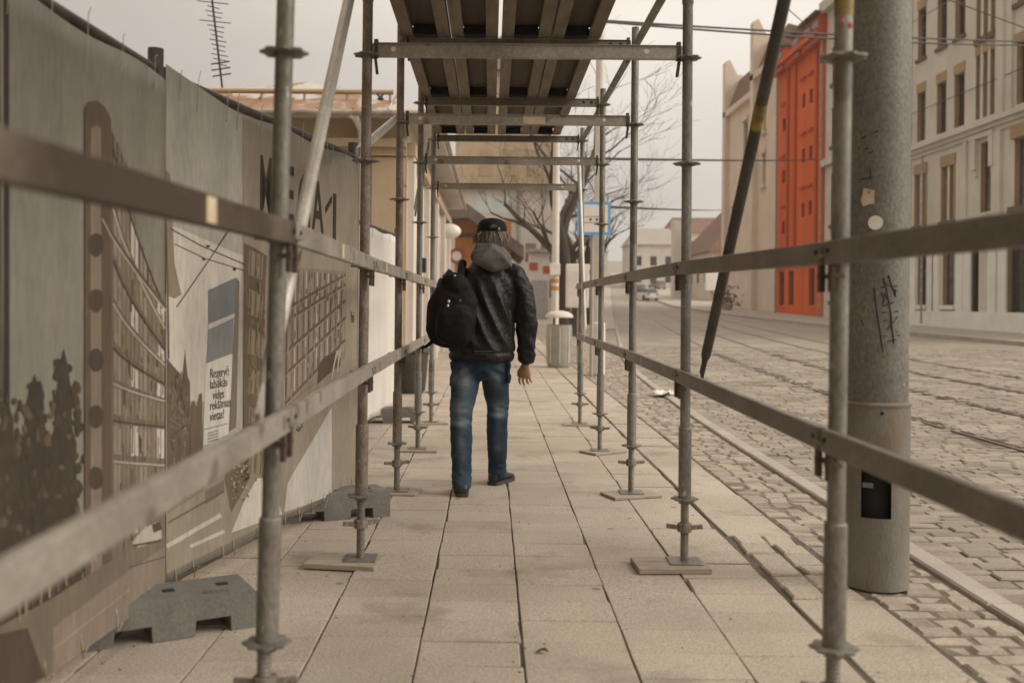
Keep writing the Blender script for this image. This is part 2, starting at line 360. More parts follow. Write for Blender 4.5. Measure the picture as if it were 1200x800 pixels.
# cobbled road
strip('road', lambda y: kerb_x(y)+.1, far_kerb_x, [y for y in YS if y <= 340], -.0345, M['joint'])
strip('far_roadway', lambda y: kerb_x(y)+.1, far_kerb_x, [26, 30, 35, 40, 46, 52, 60, 70, 80, 95, 110, 130, 150, 180, 220, 270, 340], -.030, M['sett'], nx=3)
RAILS = (4.75, 6.2, 7.75, 9.2)
mb = MB(); y = .6
while y < 30:
    step = .100 + rnd.random()*.018
    if y > 13: step *= 1.5
    x = kerb_x(y) + .135; xmax = min(3 + y*.9, 17.4)
    while x < xmax:
        w = .14 + rnd.random()*.11
        if y > 13: w *= 1.4
        xc = x + w/2
        if not any(abs(xc - (r + shift(y))) < .10 for r in RAILS):
            M4 = Matrix.Translation((xc, y + step/2 - .03*(xc-2) + rnd.gauss(0,.009), g(y) - .022 + rnd.gauss(0,.003))) @ Matrix.Rotation(rnd.gauss(0,.022),4,'X') @ Matrix.Rotation(rnd.gauss(0,.02),4,'Y') @ Matrix.Rotation(rnd.gauss(-.03,.022),4,'Z')
            mb.cbox(-w/2+.0045, w/2-.0045, -step/2+.004, step/2-.004, -.06, 0, .007, M4)
        x += w
    y += step
tag(mb.build('road_setts', M['sett'], fix=False), kind='structure')
for r in RAILS:
    mb = MB(); ys = [1 + i*1.5 for i in range(95)]
    for dx, w in ((0, .05), (.075, .02)):
        for a, b in zip(ys, ys[1:]):
            p0 = Vector((r+shift(a)+dx, a, g(a)-.040)); p1 = Vector((r+shift(b)+dx, b, g(b)-.040))
            mb.bar(p0, p1, w, .04)
    tag(mb.build('tram_track', M['rail']), kind='structure')
# far pavement
strip('far_pavement', far_kerb_x, 40, [y for y in YS if y <= 340], .10, M['kerb'], nx=2)
mb = MB()
ys = [10, 30, 50, 70, 95, 120, 150, 200]
for a, b in zip(ys, ys[1:]):
    mb.bar((far_kerb_x(a)-.08, a, g(a)+.03), (far_kerb_x(b)-.08, b, g(b)+.03), .15, .15)
tag(mb.build('far_kerb', M['kerb']), kind='structure')
strip('square_paving', -40, lambda y: -1.75 if y < 46 else kerb_x(y), YS[:22], -.012, M['slab'], nx=4)

# ------------------------------------------------------------------ SCAFFOLD
SC = empty('scaffolding', (0.15, 6, 0), 'grey tube scaffold tunnel with plank deck over the pavement', 'scaffolding')
PY = [-1.45, .62, 2.68, 4.72, 6.48, 8.34, 10.2]  # bay behind the camera is unseen, added to darken the near paving
XL, XR = -.60, .925
OFFX = {('L',2): .028, ('R',2): .014}
TILT = {('L',2): .020, ('R',2): .006, ('L',3): .004, ('R',3): -.003}
def post_x(side, i, z):
    x = XL if side == 'L' else XR
    return x + OFFX.get((side, i), 0) + TILT.get((side, i), 0) * (z - 1.4)
ros = MB()
pr = []
for k in range(32):
    a = 2*math.pi*k/32; r = .060 + .006*math.cos(8*a)
    pr.append((r*math.cos(a), r*math.sin(a)))
ros.rings([[(x*.93, y*.93, -.005) for x,y in pr], [(x,y,-.003) for x,y in pr], [(x,y,.003) for x,y in pr], [(x*.93,y*.93,.005) for x,y in pr]])
ros.lathe((0,0,0), [(.029,-.012),(.031,-.010),(.031,.010),(.029,.012)], 18)
ROS = ros.mesh('rosette', 40); ROS.materials.append(M['steel'])
nut = MB(); nut.lathe((0,0,0), [(.026,-.022),(.034,-.018),(.034,.018),(.026,.022)], 16)
for s in (-1,1): nut.bar((s*.03,0,0),(s*.085,.0,.006),.022,.018)
NUT = nut.mesh('wing_nut', 40); NUT.materials.append(M['rusty'])
for side in 'LR':
    for i, y in enumerate(PY):
        top = 5.2 if i <= 3 else 3.04
        lift = rnd.uniform(-.01,.015)
        mt = [M['steel'], M['rusty'], M['steel']][1 if (side == 'L' and i in (3,4)) else 0]
        px = lambda z: post_x(side, i, z)
        mb = MB()
        zb = .30
        pts = [(px(z), y, z) for z in (zb, .43)]
        mb.sweep([(px(z), y, z) for z in (.42, 1.0, 2.0, 3.0, top) if z <= top], .0242, 18)
        mb.sweep([(px(z), y, z) for z in (zb, .305, .655, .66)], [.026,.0305,.0305,.026], 18)
        if top > 4: mb.sweep([(px(z), y, z) for z in (2.66, 2.67, 2.85, 2.86)], [.025,.0275,.0275,.025], 18)
        po = mb.build('post', mt, SC, 40)
        for z in (.335, .92, 1.42, 1.92, 2.42, 2.92, 3.42, 3.92, 4.42):
            if z > top: break
            zz = z - (.035 if side == 'R' and i == 2 and z < 1.6 and z > .5 else 0) - .012
            o = bpy.data.objects.new('rosette', ROS); COL.objects.link(o); o.parent = po
            o.matrix_parent_inverse = world_of(po).inverted(); o.location = (px(zz), y, zz); o.rotation_euler.z = rnd.random()
        # screw jack and foot
        jk = MB(); fz = .0245 if i == 3 else .0165; jk.sweep([(px(0), y, z) for z in (fz+.003, .34)], .0185, 14)
        for q in range(24): jk.lathe((px(0), y, .05 + q*.0118), [(.0185,-.003),(.0205,0),(.0185,.003)], 12, caps=False)
        jk.box(px(0)-.075, px(0)+.075, y-.075, y+.075, fz, fz+.007)
        jo = jk.build('base_jack', M['steel'], po, 40)
        o = bpy.data.objects.new('wing_nut', NUT); COL.objects.link(o); o.parent = jo
        o.matrix_parent_inverse = world_of(jo).inverted(); o.location = (px(.19), y, .185 + rnd.random()*.03); o.rotation_euler.z = rnd.uniform(-.5,.5)
# paint marks on the kerb-side near post, a part of it
# guard rails: flat aluminium bars on the inner side
def rail_z(side, i, lvl):
    if side == 'R': return {0: (.885,1.34), 1: (.885,1.362), 2: (.882,1.383), 3: (.905,1.412)}.get(i, (.915,1.418))[lvl]
    return {0: (.90,1.38), 1: (.905,1.395), 2: (.921,1.422)}.get(i, (.92,1.42))[lvl]
for side in 'LR':
    s = 1 if side == 'L' else -1
    for lvl in (0,1):
        for i in range(len(PY)-1):
            z0, z1 = rail_z(side,i,lvl), rail_z(side,i+1,lvl)
            x0 = post_x(side,i,z0) + s*.036; x1 = post_x(side,i+1,z1) + s*.036
            mb = MB(); g0, g1 = .012, .012
            p0 = Vector((x0, PY[i]+g0, z0)); p1 = Vector((x1, PY[i+1]-g1, z1))
            mb.bar(p0, p1, .026, .062)
            ro = mb.build('guardrail', (M['alu_brown'] if lvl == 1 and i < 2 else M['alu']) if side == 'L' else M['alu_dark'], SC, bevel=.004)
            for p, dd in ((p0, 1), (p1, -1)):
                hb = MB(); hb.bar(p + Vector((0, dd*.03, -.028)), p + Vector((0, dd*.03, -.105)), .012, .03, (0,1,0))
                hb.bar(p + Vector((-s*.03, dd*.028, -.062)), p + Vector((s*.008, dd*.028, -.062)), .03, .012)
                hb.build('wedge_head', M['rust'], ro)
                bb = MB(); q = p + Vector((s*.0135, dd*.035, .004)); bb.tube(q, q + Vector((s*.003,0,0)), .007, 10)
                bb.build('bolt_hole', M['black'], ro)
            if (side, lvl, i) in (('L',1,2), ('L',1,3), ('L',1,1), ('R',0,3)):
                f = {1:.62, 2:.45, 3:.3}[i] if side == 'L' else .6
                q = p0.lerp(p1, f); d = (p1-p0).normalized()*.03
                st = MB(); st.bar(q - d + Vector((s*.0142,0,0)), q + d + Vector((s*.0142,0,0)), .001, .05)
                st.build('sticker', M['paper'] if side == 'L' else M['alu'], ro)
# transoms across the tunnel
for i, y in enumerate(PY):
    for z in ((2.43, 2.92) if i != 3 or True else ()):
        if z > 2.9 and i < 1: continue
        mb = MB(); yy = y - (.0 if z < 2.5 else .0)
        mb.bar((XL+.03, yy-.0, z), (XR-.03, yy, z), .030, .062)
        mb.bar((XL+.035, yy, z+.0315), (XR-.035, yy, z+.0315), .05, .004)
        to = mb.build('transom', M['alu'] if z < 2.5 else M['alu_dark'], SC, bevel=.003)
        for x, d in ((XL+.022, 1), (XR-.022, -1)):
            hb = MB(); hb.bar((x+d*.025, yy-.003, z-.035), (x+d*.025, yy-.003, z+.05), .018, .034, (0,1,0)); hb.bar((x+d*.03, yy, z-.11), (x+d*.02, yy, z-.03), .012, .028, (0,1,0))
            hb.build('wedge_head', M['rust'], to)
        for x in ((XL+.13, XR-.20) if z < 2.5 else (XR-.10, XR-.165)):
            hb = MB(); hb.tube((x, yy-.0165, z+.004), (x, yy-.0155, z+.004), .012, 14); hb.build('bolt_hole', M['signwhite'] if z < 2.5 else M['black'], to)  # flat discs; the pale ones paint sky light seen through the hole
        if i == 4 and z < 2.5:
            st = MB(); st.box(.20,.345,yy-.017,yy-.0155,z-.026,z+.026); st.build('sticker', M['paper'], to)
# decking planks
DX0, DW = -.60, .325
for i in range(0, len(PY)-1):
    a, b = PY[i]+.02, PY[i+1]-.02
    for k in range(4):
        x0 = DX0 + k*DW + .006; x1 = x0 + DW - .012 - (.012 if k == 1 else 0)
        zt = 3.035
        mb = MB()
        mb.box(x0, x1, a, b, zt-.006, zt, 1)
        for sx, e in ((x0,1),(x1,-1)):
            lo, hi = sorted((sx, sx+e*.078)); mb.box(lo, hi, a+.002, b-.002, zt-.072, zt-.064, 0)
            lo, hi = sorted((sx, sx+e*.006)); mb.box(lo, hi, a+.001, b-.001, zt-.066, zt-.0062, 0)
            lo, hi = sorted((sx+e*.072, sx+e*.078)); mb.box(lo, hi, a+.002, b-.002, zt-.066, zt-.04, 0)
        for ye, e in ((a,1),(b,-1)):
            lo, hi = sorted((ye+e*.003, ye+e*.05)); mb.box(x0+.08, x1-.08, lo, hi, zt-.07, zt-.0064, 2)
        mb.build('deck_plank', [M['deckrail'], M['deckply'], M['black']], SC)
# high ledgers and braces
for i in range(2, len(PY)-1):
    mb = MB(); mb.tube((XR, PY[i]+.03, 2.92), (XR, PY[i+1]-.03, 2.92), .0242, 16); mb.build('ledger', M['steel'], SC, 40)
def brace(p0, p1, m, r=.0242, flatend=True, marks=()):
    p0, p1 = Vector(p0), Vector(p1); d = (p1-p0).normalized(); mb = MB()
    mb.sweep([p0+d*.07, p0+d*.12, p1-d*.12, p1-d*.07], [r*.55, r, r, r*.55], 16)
    for q, e in ((p0,1),(p1,-1)): mb.bar(q-d*e*.02, q+d*e*.09, .012, .045, (0,d.z,-d.y) if abs(d.x) < .5 else (0,0,1))
    o = mb.build('brace', m, SC, 40)
    for f0, f1, mm in marks:
        mb = MB(); L = (p1-p0).length; mb.sweep([p0+d*L*f0, p0+d*L*f1], r*1.03, 16); mb.build('paint_band', mm, o, 40)
    return o
brace((XL-.035, 2.75, .93), (XL-.03, 4.66, 2.88), M['bright'])
brace((XR+.055, 4.60, .93), (XR+.05, 2.75, 2.9), M['darktube'], r=.0225, marks=((.49,.53,M['yellow']),))
brace((XL-.035, 4.72, 1.95), (XL-.03, 6.44, 2.42), M['bright'])
brace((XR-.05, 9.2, .93), (XR-.06, 9.95, 2.75), M['bright'], r=.02)
brace((XL-.05, 8.5, 2.0), (XL-.05, 10.1, 2.9), M['steel'])
# painted spots on near kerb-side post
pp = MB(); y = PY[2]
for z0, z1, mi in ((2.02,2.12,0),):
    pp.sweep([(post_x('R',2,z), y, z) for z in (z0, z1)], .0249, 18, mi)
for (zz, ang) in ((1.99,-1.2),(2.0,-2.0)):
    c = Vector((post_x('R',2,zz)+.0245*math.cos(ang), y+.0245*math.sin(ang), zz)); pp.ellipsoid(c, (.008,.002,.009), 10, 6, 1)
pp.build('paint_mark', [M['yellow'], M['redsign']], SC, 40)
# sole boards under the feet
names = {('L',1):'first', ('L',2):'second', ('L',3):'third', ('L',4):'fourth', ('L',5):'fifth'}
ords = ['','zeroth','first','second','third','fourth','fifth']
look = {('L',2):'pale',('L',3):'worn pale',('L',4):'slanted grey',('L',5):'small dusty',('L',6):'thin distant',('R',2):'pale dusty',('R',3):'big pale',('R',4):'tipped grey',('R',5):'long weathered',('R',6):'small distant'}
for side in 'LR':
    for i in range(2, 7):
        y = PY[i]; x = post_x(side, i, 0)
        mb = MB(); w, d = .17, .11
        off = Vector((-.07 if (side == 'R' and i == 3) or (side=='L' and i==3) else rnd.uniform(-.03,.03), rnd.uniform(-.03,.0), 0))
        M4 = Matrix.Translation(Vector((x, y, .001)) + off) @ Matrix.Rotation({('R',3):.05,('R',4):.35,('R',5):.6,('L',3):-.15}.get((side,i), rnd.uniform(-.3,.3)), 4, 'Z')
        mb.box(-w, w, -d, d, 0, .024 if i == 3 else .016, 0, M4)
        o = mb.build('sole_board', M['board'], None, bevel=.003)
        tag(o, f"{look[(side,i)]} wooden sole board under the {ords[i]} scaffold post on the {'fence' if side=='L' else 'kerb'} side", 'sole board', 'wooden boards under the scaffold feet')

# ------------------------------------------------------------------ CONSTRUCTION FENCE WITH PRINTED BANNER
FA, FB, FC = Vector((-1.42, .7, 0)), Vector((-1.275, 3.90, 0)), Vector((-.815, 6.14, 0))
LEAN = -.02
def plane_pt(u, v, A, B, off=0.0):
    """where the line of sight for a measured spot meets the banner plane through A and B"""
    o = Vector((0, 0, HC)); d = (P(u, v, 1.0) - o)
    t = (B - A).normalized(); n = Vector((t.y, -t.x, 0))
    k = (A - o).dot(n) / d.dot(n)
    p = o + d * k
    return p + n * off
def on1(u, v, off): return plane_pt(u, v, FA, FB, off)
def on2(u, v, off): return plane_pt(u, v, FB, FC, off)
def fence_panel(name, A, B, label, ztop=2.10, zbot=.12, loc=None, ties=10, knob=True, mban=None):
    t = (B - A).normalized(); n = Vector((t.y, -t.x, 0)); L = (B-A).length
    root = empty(name, A, label, 'fence', 'construction fence panels')
    fr = MB(); zt = ztop + .03
    a, b = A - n*.035, B - n*.035
    fr.tube(a + Vector((0,0,zt)), b + Vector((0,0,zt)), .021, 14); fr.tube(a + Vector((0,0,zbot-.01)), b + Vector((0,0,zbot-.01)), .018, 12)
    for q in (a + t*.03, b - t*.03): fr.tube(q + Vector((0,0,.03)), q + Vector((0,0,zt+.03)), .02, 14)
    fr.build('fence_frame', M['fencetube'], root, 40)
    wm = MB()
    for k in range(int(L/.16)):
        q = a + t*(.1 + k*.16); wm.tube(q + Vector((0,0,zbot)), q + Vector((0,0,zt)), .002, 5)
    for k in range(10):
        z = zbot + .1 + k*.2; wm.tube(a + Vector((0,0,z)), b + Vector((0,0,z)), .002, 5)
    wm.build('wire_mesh', M['fencetube'], root)
    if knob:
        kb = MB(); q = b - t*.03; kb.tube(q + Vector((0,0,zt-.02)), q + Vector((0,0,zt+.085)), .030, 14); kb.box(q.x-.03,q.x+.03,q.y-.05,q.y+.05,zt-.05,zt+.0)
        kb.build('panel_clamp', M['fencetube'], root, 40)
    # banner sheet
    nu, nz = max(8, int(L*14)), 26; bs = MB()
    for j in range(nz+1):
        for i in range(nu+1):
            s = L*i/nu; z = zbot + (ztop-zbot)*j/nz
            sag = .010*math.sin(s*7) * (j == 0 or j == nz)
            p = A + t*s + Vector((0,0,z + sag))
            bs.v.append(tuple(p))
    for j in range(nz):
        for i in range(nu):
            q = j*(nu+1)+i; bs.f.append([q,q+1,q+nu+2,q+nu+1]); bs.m.append(0)
    ba = bs.build('banner', mban or BK['sky'], root, 60, fix=False)
    sol = ba.modifiers.new('thick','SOLIDIFY'); sol.thickness = .002; sol.offset = -1
    for k in range(ties):
        s = L*(k+.5)/ties + rnd.uniform(-.05,.05); ln = rnd.uniform(.06,.13)
        q = A + t*s + n*.004
        tm = MB(); tm.sweep([q + Vector((0,0,ztop-.05-ln*.3)), q + n*.004 + Vector((0,0,ztop-.02)), q + n*.006 - Vector((0,0,-zt-.026)), q + t*.01 + n*.01 + Vector((0,0,zt+ln*.5))], .0016, 6)
        tm.build('cable_tie', M['tie'], root, 40)
        tm = MB(); tm.sweep([q + Vector((0,0,zbot+.05)), q + n*.006 + Vector((0,0,zbot)), q + n*.008 + Vector((0,0,zbot-.03)), q + t*.012+ n*.02 + Vector((0,0,zbot-.03+ln*.4))], .002, 6)
        tm.build('cable_tie', M['tie'], root, 40)
    return root, ba
F1, BAN1 = fence_panel('banner_fence', FA, FB, 'near fence panel whose banner shows dark trees and a curved office block', ties=12)
F2, BAN2 = fence_panel('banner_fence', FB + (FC-FB).normalized()*.02, FC, 'fence panel with tan banner lettered MEGA1 beside the scaffold tunnel', ties=13)
FD, FE = Vector((-1.25, 8.6, 0)), Vector((-1.02, 11.2, 0))
F3, BAN3 = fence_panel('banner_fence', FD, FE, 'plain white fence panel standing behind the printed banner', ztop=1.95, zbot=.1, ties=6, mban=M['sheetwhite'])

class Print(MB):
    """flat ink shapes on a banner, each layer a millimetre proud of the one below"""
    def __init__(s, fn): super().__init__(); s.fn = fn; s.ms = []; s.off = .0012
    def mi(s, k):
        if k not in s.ms: s.ms.append(k)
        return s.ms.index(k)
    def poly(s, pts, k, layer=1):
        b = len(s.v)
        for u, v in pts: s.v.append(tuple(s.fn(u, v, s.off*layer)))
        s.f.append(list(range(b, b+len(pts)))); s.m.append(s.mi(k))
    def line(s, pts, w, k, layer=2):
        for (u0,v0),(u1,v1) in zip(pts, pts[1:]):
            d = math.hypot(u1-u0, v1-v0) or 1; nx, ny = -(v1-v0)/d*w/2, (u1-u0)/d*w/2
            s.poly([(u0+nx,v0+ny),(u1+nx,v1+ny),(u1-nx,v1-ny),(u0-nx,v0-ny)], k, layer)
    def done(s, name, parent):
        return s.build(name, [BK[k] for k in s.ms], parent, fix=False)
# --- panel one: trees, curved office block, street
p = Print(on1)
def ebot1(u): return 785 - (u-60)*.70     # lower edge of the banner on the photo
p.poly([(-240,-40),(-240,900),(-40,830),(-40,-20)], 'skyd', 1)
for k in range(5):   # printed sky bars, with edge vignette darkening put into their tones
    u = -40 + k*11; p.poly([(u, -10), (u, 480), (u+6+rnd.random()*6, 480), (u+6, -10)], 'skyd' if k % 2 == 0 else 'skym', 1.3)
def blob(cx, cy, rx, ry, k, lay, n=16, jit=.25):
    p.poly([(cx+rx*math.cos(2*math.pi*i/n)*(1+rnd.uniform(-jit,jit)), cy+ry*math.sin(2*math.pi*i/n)*(1+rnd.uniform(-jit,jit))) for i in range(n)], k, lay)
rr = random.Random(3)
def treepoly(cx, top, bot, w, k, lay):
    l, r_ = [], []
    n = 14
    for i in range(n+1):
        f = i/n; y = top + (bot-top)*f; ww = w*(f**.6)*(1+rr.uniform(-.22,.22))
        l.append((cx-ww, y)); r_.append((cx+ww*rr.uniform(.85,1.1), y))
    p.poly(l + r_[::-1], k, lay)
treepoly(40, 438, 740, 36, 'tree', 2.0); treepoly(74, 408, 720, 24, 'tree', 2.2); treepoly(8, 470, 780, 30, 'tree', 2.1)
treepoly(-60, 420, 860, 55, 'tree', 2.05)
for k in range(230):
    cx, cy = rr.uniform(-20,92), rr.uniform(0,1); cy = 455 + 270*cy
    blob(cx, cy, rr.uniform(1.5,5), rr.uniform(3,9), rr.choice(['brown','tree','dark','tree','dark']), 2.4 + .003*k, n=9, jit=.4)
for k in range(60):
    a_ = rr.random(); tx, ty = ((40,452),(74,425),(8,480))[k%3]; cy = ty + a_*150; blob(tx + rr.choice((-1,1))*(6+26*a_)*rr.uniform(.8,1.1), cy, rr.uniform(2,5), rr.uniform(4,9), 'tree', 2.3+.001*k, n=9, jit=.4)
# office block
EX = 192
def roof(u): f = (u-98)/(EX-98); return 122 + 235*max(0,f)**.8 - 26*math.sin(f*math.pi)
outline = [(113,120),(117,125),(128,148),(140,176),(150,200),(155,250),(158,300),(166,326),(176,337),(186,343),(EX,366)]
p.poly([(98,128),(103,120)] + outline + [(EX,690),(98,735)], 'mid', 3.0)
p.poly([(98,128),(103,120),(112,118),(122,126),(129,140),(130,715),(98,735)], 'brown', 3.2)
p.poly([(105,150),(111,147),(117,150),(118,700),(105,706)], 'lav', 3.3)
for vv in (287, 352, 422, 488, 560, 640): blob(111, vv, 9, 14, 'dark', 3.5, jit=.05)
fl = [(165,362),(238,385),(300,410),(352,428),(405,450),(448,470),(492,500),(540,545),(590,590),(640,625)]
def fy(k, u):
    f = (u-130)/(EX-130); a, b = fl[k]; return a + (b-a)*(f**.75)
for k in range(len(fl)-1):
    us = [131 + (EX-131)*i/6 for i in range(7)]
    for i in range(6):
        u0, u1 = us[i]+.8, us[i+1]-.8
        hgt = .82
        a0, a1 = fy(k,u0), fy(k,u1); b0 = a0 + (fy(k+1,u0)-a0)*hgt; b1 = a1 + (fy(k+1,u1)-a1)*hgt
        p.poly([(u0,a0+3),(u1,a1+3),(u1,b1),(u0,b0)], ['glass','win','lav','glass','pale','win'][(i*2+k*3)%6], 3.6)
        p.line([((u0+u1)/2,a0+3),((u0+u1)/2,(b0+b1)/2)], .8, 'brown', 3.9)
    p.line([(u, fy(k,u)) for u in us], 2.0, 'lite' if k % 2 else 'dark', 4.0)
for k in range(16):
    u_ = 131 + k*1.7; v_ = 150 + (u_-128)*2.2; p.line([(u_, v_), (u_+rr.uniform(-.5,.5), v_ + 60 + k*2)], .9, ['dark','lav','glass'][k%3], 3.5)
us = [118 + 75*i/8 for i in range(9)]
p.line([(u_, 252 + 108*((u_-118)/75)**.85) for u_ in us], 4.0, 'brown', 4.05); p.line([(u_, 256 + 108*((u_-118)/75)**.85) for u_ in us], 1.6, 'lite', 4.1)
for k in range(170):
    u_ = rr.uniform(132,190); v_ = rr.uniform(300 + (u_-130)*.9, 640); p.line([(u_,v_),(u_+rr.uniform(-.4,.4),v_+rr.uniform(5,20))], rr.uniform(.7,2.2), rr.choice(['mid','win','brown','glass','lav','dark']), 3.95)
p.poly([(-240,860),(-240,1000),(60,787),(EX,690),(EX,596),(130,655),(60,700)], 'mid', 4.2)
p.poly([(60,787),(120,745),(EX,692),(EX,640),(150,668),(60,735)], 'lav', 4.4)
p.poly([(-100,880),(50,792),(30,735),(-80,760)], 'dark', 4.5)
for k in range(16):
    u = 20 + k*9; p.line([(u, 700-k*7+rr.uniform(-10,10)), (u+rr.uniform(-2,2), 728-k*7)], rr.uniform(1.5,4), rr.choice(['dark','win','glass','brown']), 4.8)
p.poly([(153,636),(158,628),(168,618),(180,612),(187,614),(188,630),(176,636),(160,641)], 'lite', 5.0)
p.poly([(176,614),(186,611),(188,620),(178,624)], 'dark', 5.2); p.line([(154,639),(187,633)], 2.5, 'dark', 5.2)
p.line([(150,664),(192,652)], 1.2, 'dark', 5.0); p.line([(60,760),(150,690)], 2, 'glass', 5.0)
p.done('printed_picture', BAN1)
# --- panel two
p = Print(on2)
p.poly([(194,75),(284,137),(284,610),(265,625),(194,672)], 'sky2', 1)
p.poly([(197,262),(284,300),(270,470),(225,470),(197,470)], 'pale', 2)
p.poly([(284.5,138),(418,204),(418,566),(335,602),(268,624),(284.5,600)], 'tan', 1)
p.poly([(194,200),(199,204),(204,310),(212,345),(204,350),(194,345)], 'lav', 2.2)
p.line([(199,268),(235,288),(305,318)], 1.2, 'ink', 2.6); p.line([(204,286),(240,303),(302,322)], 1.0, 'ink', 2.6); p.line([(284,245),(244,305),(206,360)], 1.3, 'ink', 2.6)
for q in ((243,288),(238,303),(274,315)): p.line([(q[0]-2,q[1]),(q[0]+2,q[1]+1)], 3, 'dark', 2.8)
p.line([(194,262),(196,345),(197,420)], 2.0, 'brown', 2.4)
# dark church street and trees
p.poly([(195,420),(205,432),(213,440),(216,408),(219,440),(222,448),(222,540),(195,560)], 'brown', 2.6)
for k in range(18): p.line([(rr.uniform(197,220), rr.uniform(450,520)),]*1 + [(rr.uniform(197,220), rr.uniform(450,530))], 1.6, rr.choice(['dark','win','mid']), 2.8)
p.poly([(222,545),(223,475),(226,468),(230,478),(232,462),(236,460),(237,545)], 'leaf', 2.7)
# blue sign and card
p.poly([(243,340),(276,325),(274,374),(243,380)], 'blue', 3.0); p.poly([(243,386),(273,372),(272,415),(241,427)], 'bluet', 3.0)
p.poly([(243,380),(274,367),(274,372),(243,386)], 'wht', 3.1); p.poly([(276,325),(280,330),(276,500),(268,505)], 'mid', 2.9)
p.poly([(240,426),(271,414),(267,508),(237,522)], 'card', 3.1)
p.line([(238,503),(266,496)], .8, 'ink', 3.3)
for k in range(4): p.line([(242,508+k*3.2),(255,504+k*3.2)], 1.0, 'ink', 3.3)
# dark tower windows
p.poly([(286,285),(300,292),(312,300),(304,470),(292,560),(284,565)], 'brown', 3.0)
for k in range(6):
    v0 = 292 + k*46
    p.poly([(291,v0),(308,v0+8),(306,v0+36),(290,v0+30)], 'win', 3.2)
    for j in range(5): p.line([(293+j*3.1, v0+2+j), (292+j*3, v0+30+j)], .9, 'yel' if j % 2 else 'dark', 3.4)
for k in range(90):
    u_, v_ = rr.uniform(287,310), rr.uniform(300,560); p.line([(u_,v_),(u_+rr.uniform(-.6,.6),v_+rr.uniform(4,16))], rr.uniform(.6,1.6), rr.choice(['dark','win','mid','brown']), 3.5)
for k in range(60):
    u_, v_ = rr.uniform(197,221), rr.uniform(430,550); p.line([(u_,v_),(u_+rr.uniform(-1,1),v_+rr.uniform(3,12))], rr.uniform(1,2.2), rr.choice(['dark','mid','brown','win']), 2.9)
# big facade behind the near post
p.poly([(333,312),(405,318),(404,420),(382,432),(370,450),(334,478)], 'lav', 3.0)
for k in range(22):
    u = 336 + k*3.2; p.line([(u, 316+k*.3), (u-1.5, 466-k*2.6)], 1.1, ['dark','glass','brown','lite'][k%4], 3.2)
for (a,b) in ((352,322),(366,333),(402,352),(428,372),(462,398)):
    p.line([(334,a+10),(404,b)], 3.2, 'brown', 3.5); p.line([(334,a+13),(404,b+3)], 1.2, 'glass', 3.6)
p.poly([(371,450),(372,428),(379,418),(393,412),(394,430)], 'dark', 3.8)
p.line([(394,411),(389,436),(388,445)], 1.6, 'lite', 4.0); p.line([(398,409),(394,436)], 1.3, 'lite', 4.0)
for k in range(150):
    u_ = rr.uniform(336,402); v_ = rr.uniform(318, 470-(u_-336)*.8); p.line([(u_,v_),(u_-.5,v_+rr.uniform(4,14))], rr.uniform(.6,1.5), rr.choice(['mid','win','brown','glass','lav']), 3.7)
# street, hedge, white sheet
p.poly([(194,672),(194,560),(240,545),(300,520),(336,480),(404,424),(418,420),(418,566),(335,602)], 'road', 2.4)
p.poly([(262,560),(272,510),(288,500),(292,560),(270,600)], 'leaf', 3.0)
for k in range(60):
    cx, cy = rr.uniform(268,290), rr.uniform(540,585); p.line([(cx,cy),(cx+1.6,cy+1.5)], 1.8, rr.choice(['lite','dark','leaf','yel']), 3.4)
p.poly([(332,600),(336,566),(388,477),(388,580)], 'wht', 3.2); p.poly([(284,590),(300,560),(318,560),(330,602),(270,624)], 'pale', 3.1)
p.line([(194,640),(258,603)], 5, 'wht', 3.3); p.line([(222,640),(262,622)], 4, 'wht', 3.3); p.line([(196,612),(262,575)], 2, 'brown', 3.3)
for k in range(26): p.line([(340+rr.uniform(0,12), 490+rr.uniform(0,14)), (342+rr.uniform(0,12), 492+rr.uniform(0,14))], 1.6, rr.choice(['lite','dark']), 3.5)
for (u0,v0,u1,v1) in ((196,585,238,560),(240,575,262,562)): p.poly([(u0,v0),(u1,v1),(u1,v1+14),(u0,v0+16)], 'mid', 3.0)
p.done('printed_picture', BAN2)
def text_on(txt, size, origin, tdir, m, parent, name, sx=1.0, depth=.0006, font_off=0.0):
    cu = bpy.data.curves.new('t', 'FONT'); cu.body = txt; cu.size = size; cu.extrude = depth; cu.offset = font_off
    ob = bpy.data.objects.new('t', cu); COL.objects.link(ob)
    dg = bpy.context.evaluated_depsgraph_get(); me = bpy.data.meshes.new_from_object(ob.evaluated_get(dg))
    bpy.data.objects.remove(ob)
    t = Vector(tdir).normalized(); n = Vector((t.y, -t.x, 0))
    T = Matrix(((t.x*sx, 0, n.x, origin.x), (t.y*sx, 0, n.y, origin.y), (0, 1, 0, origin.z), (0,0,0,1)))
    me.transform(T); me.materials.clear()
    return link(name, me, m, parent)
T2 = FC - FB
o0 = on2(303, 251, .003); o1 = on2(396, 287, .003)
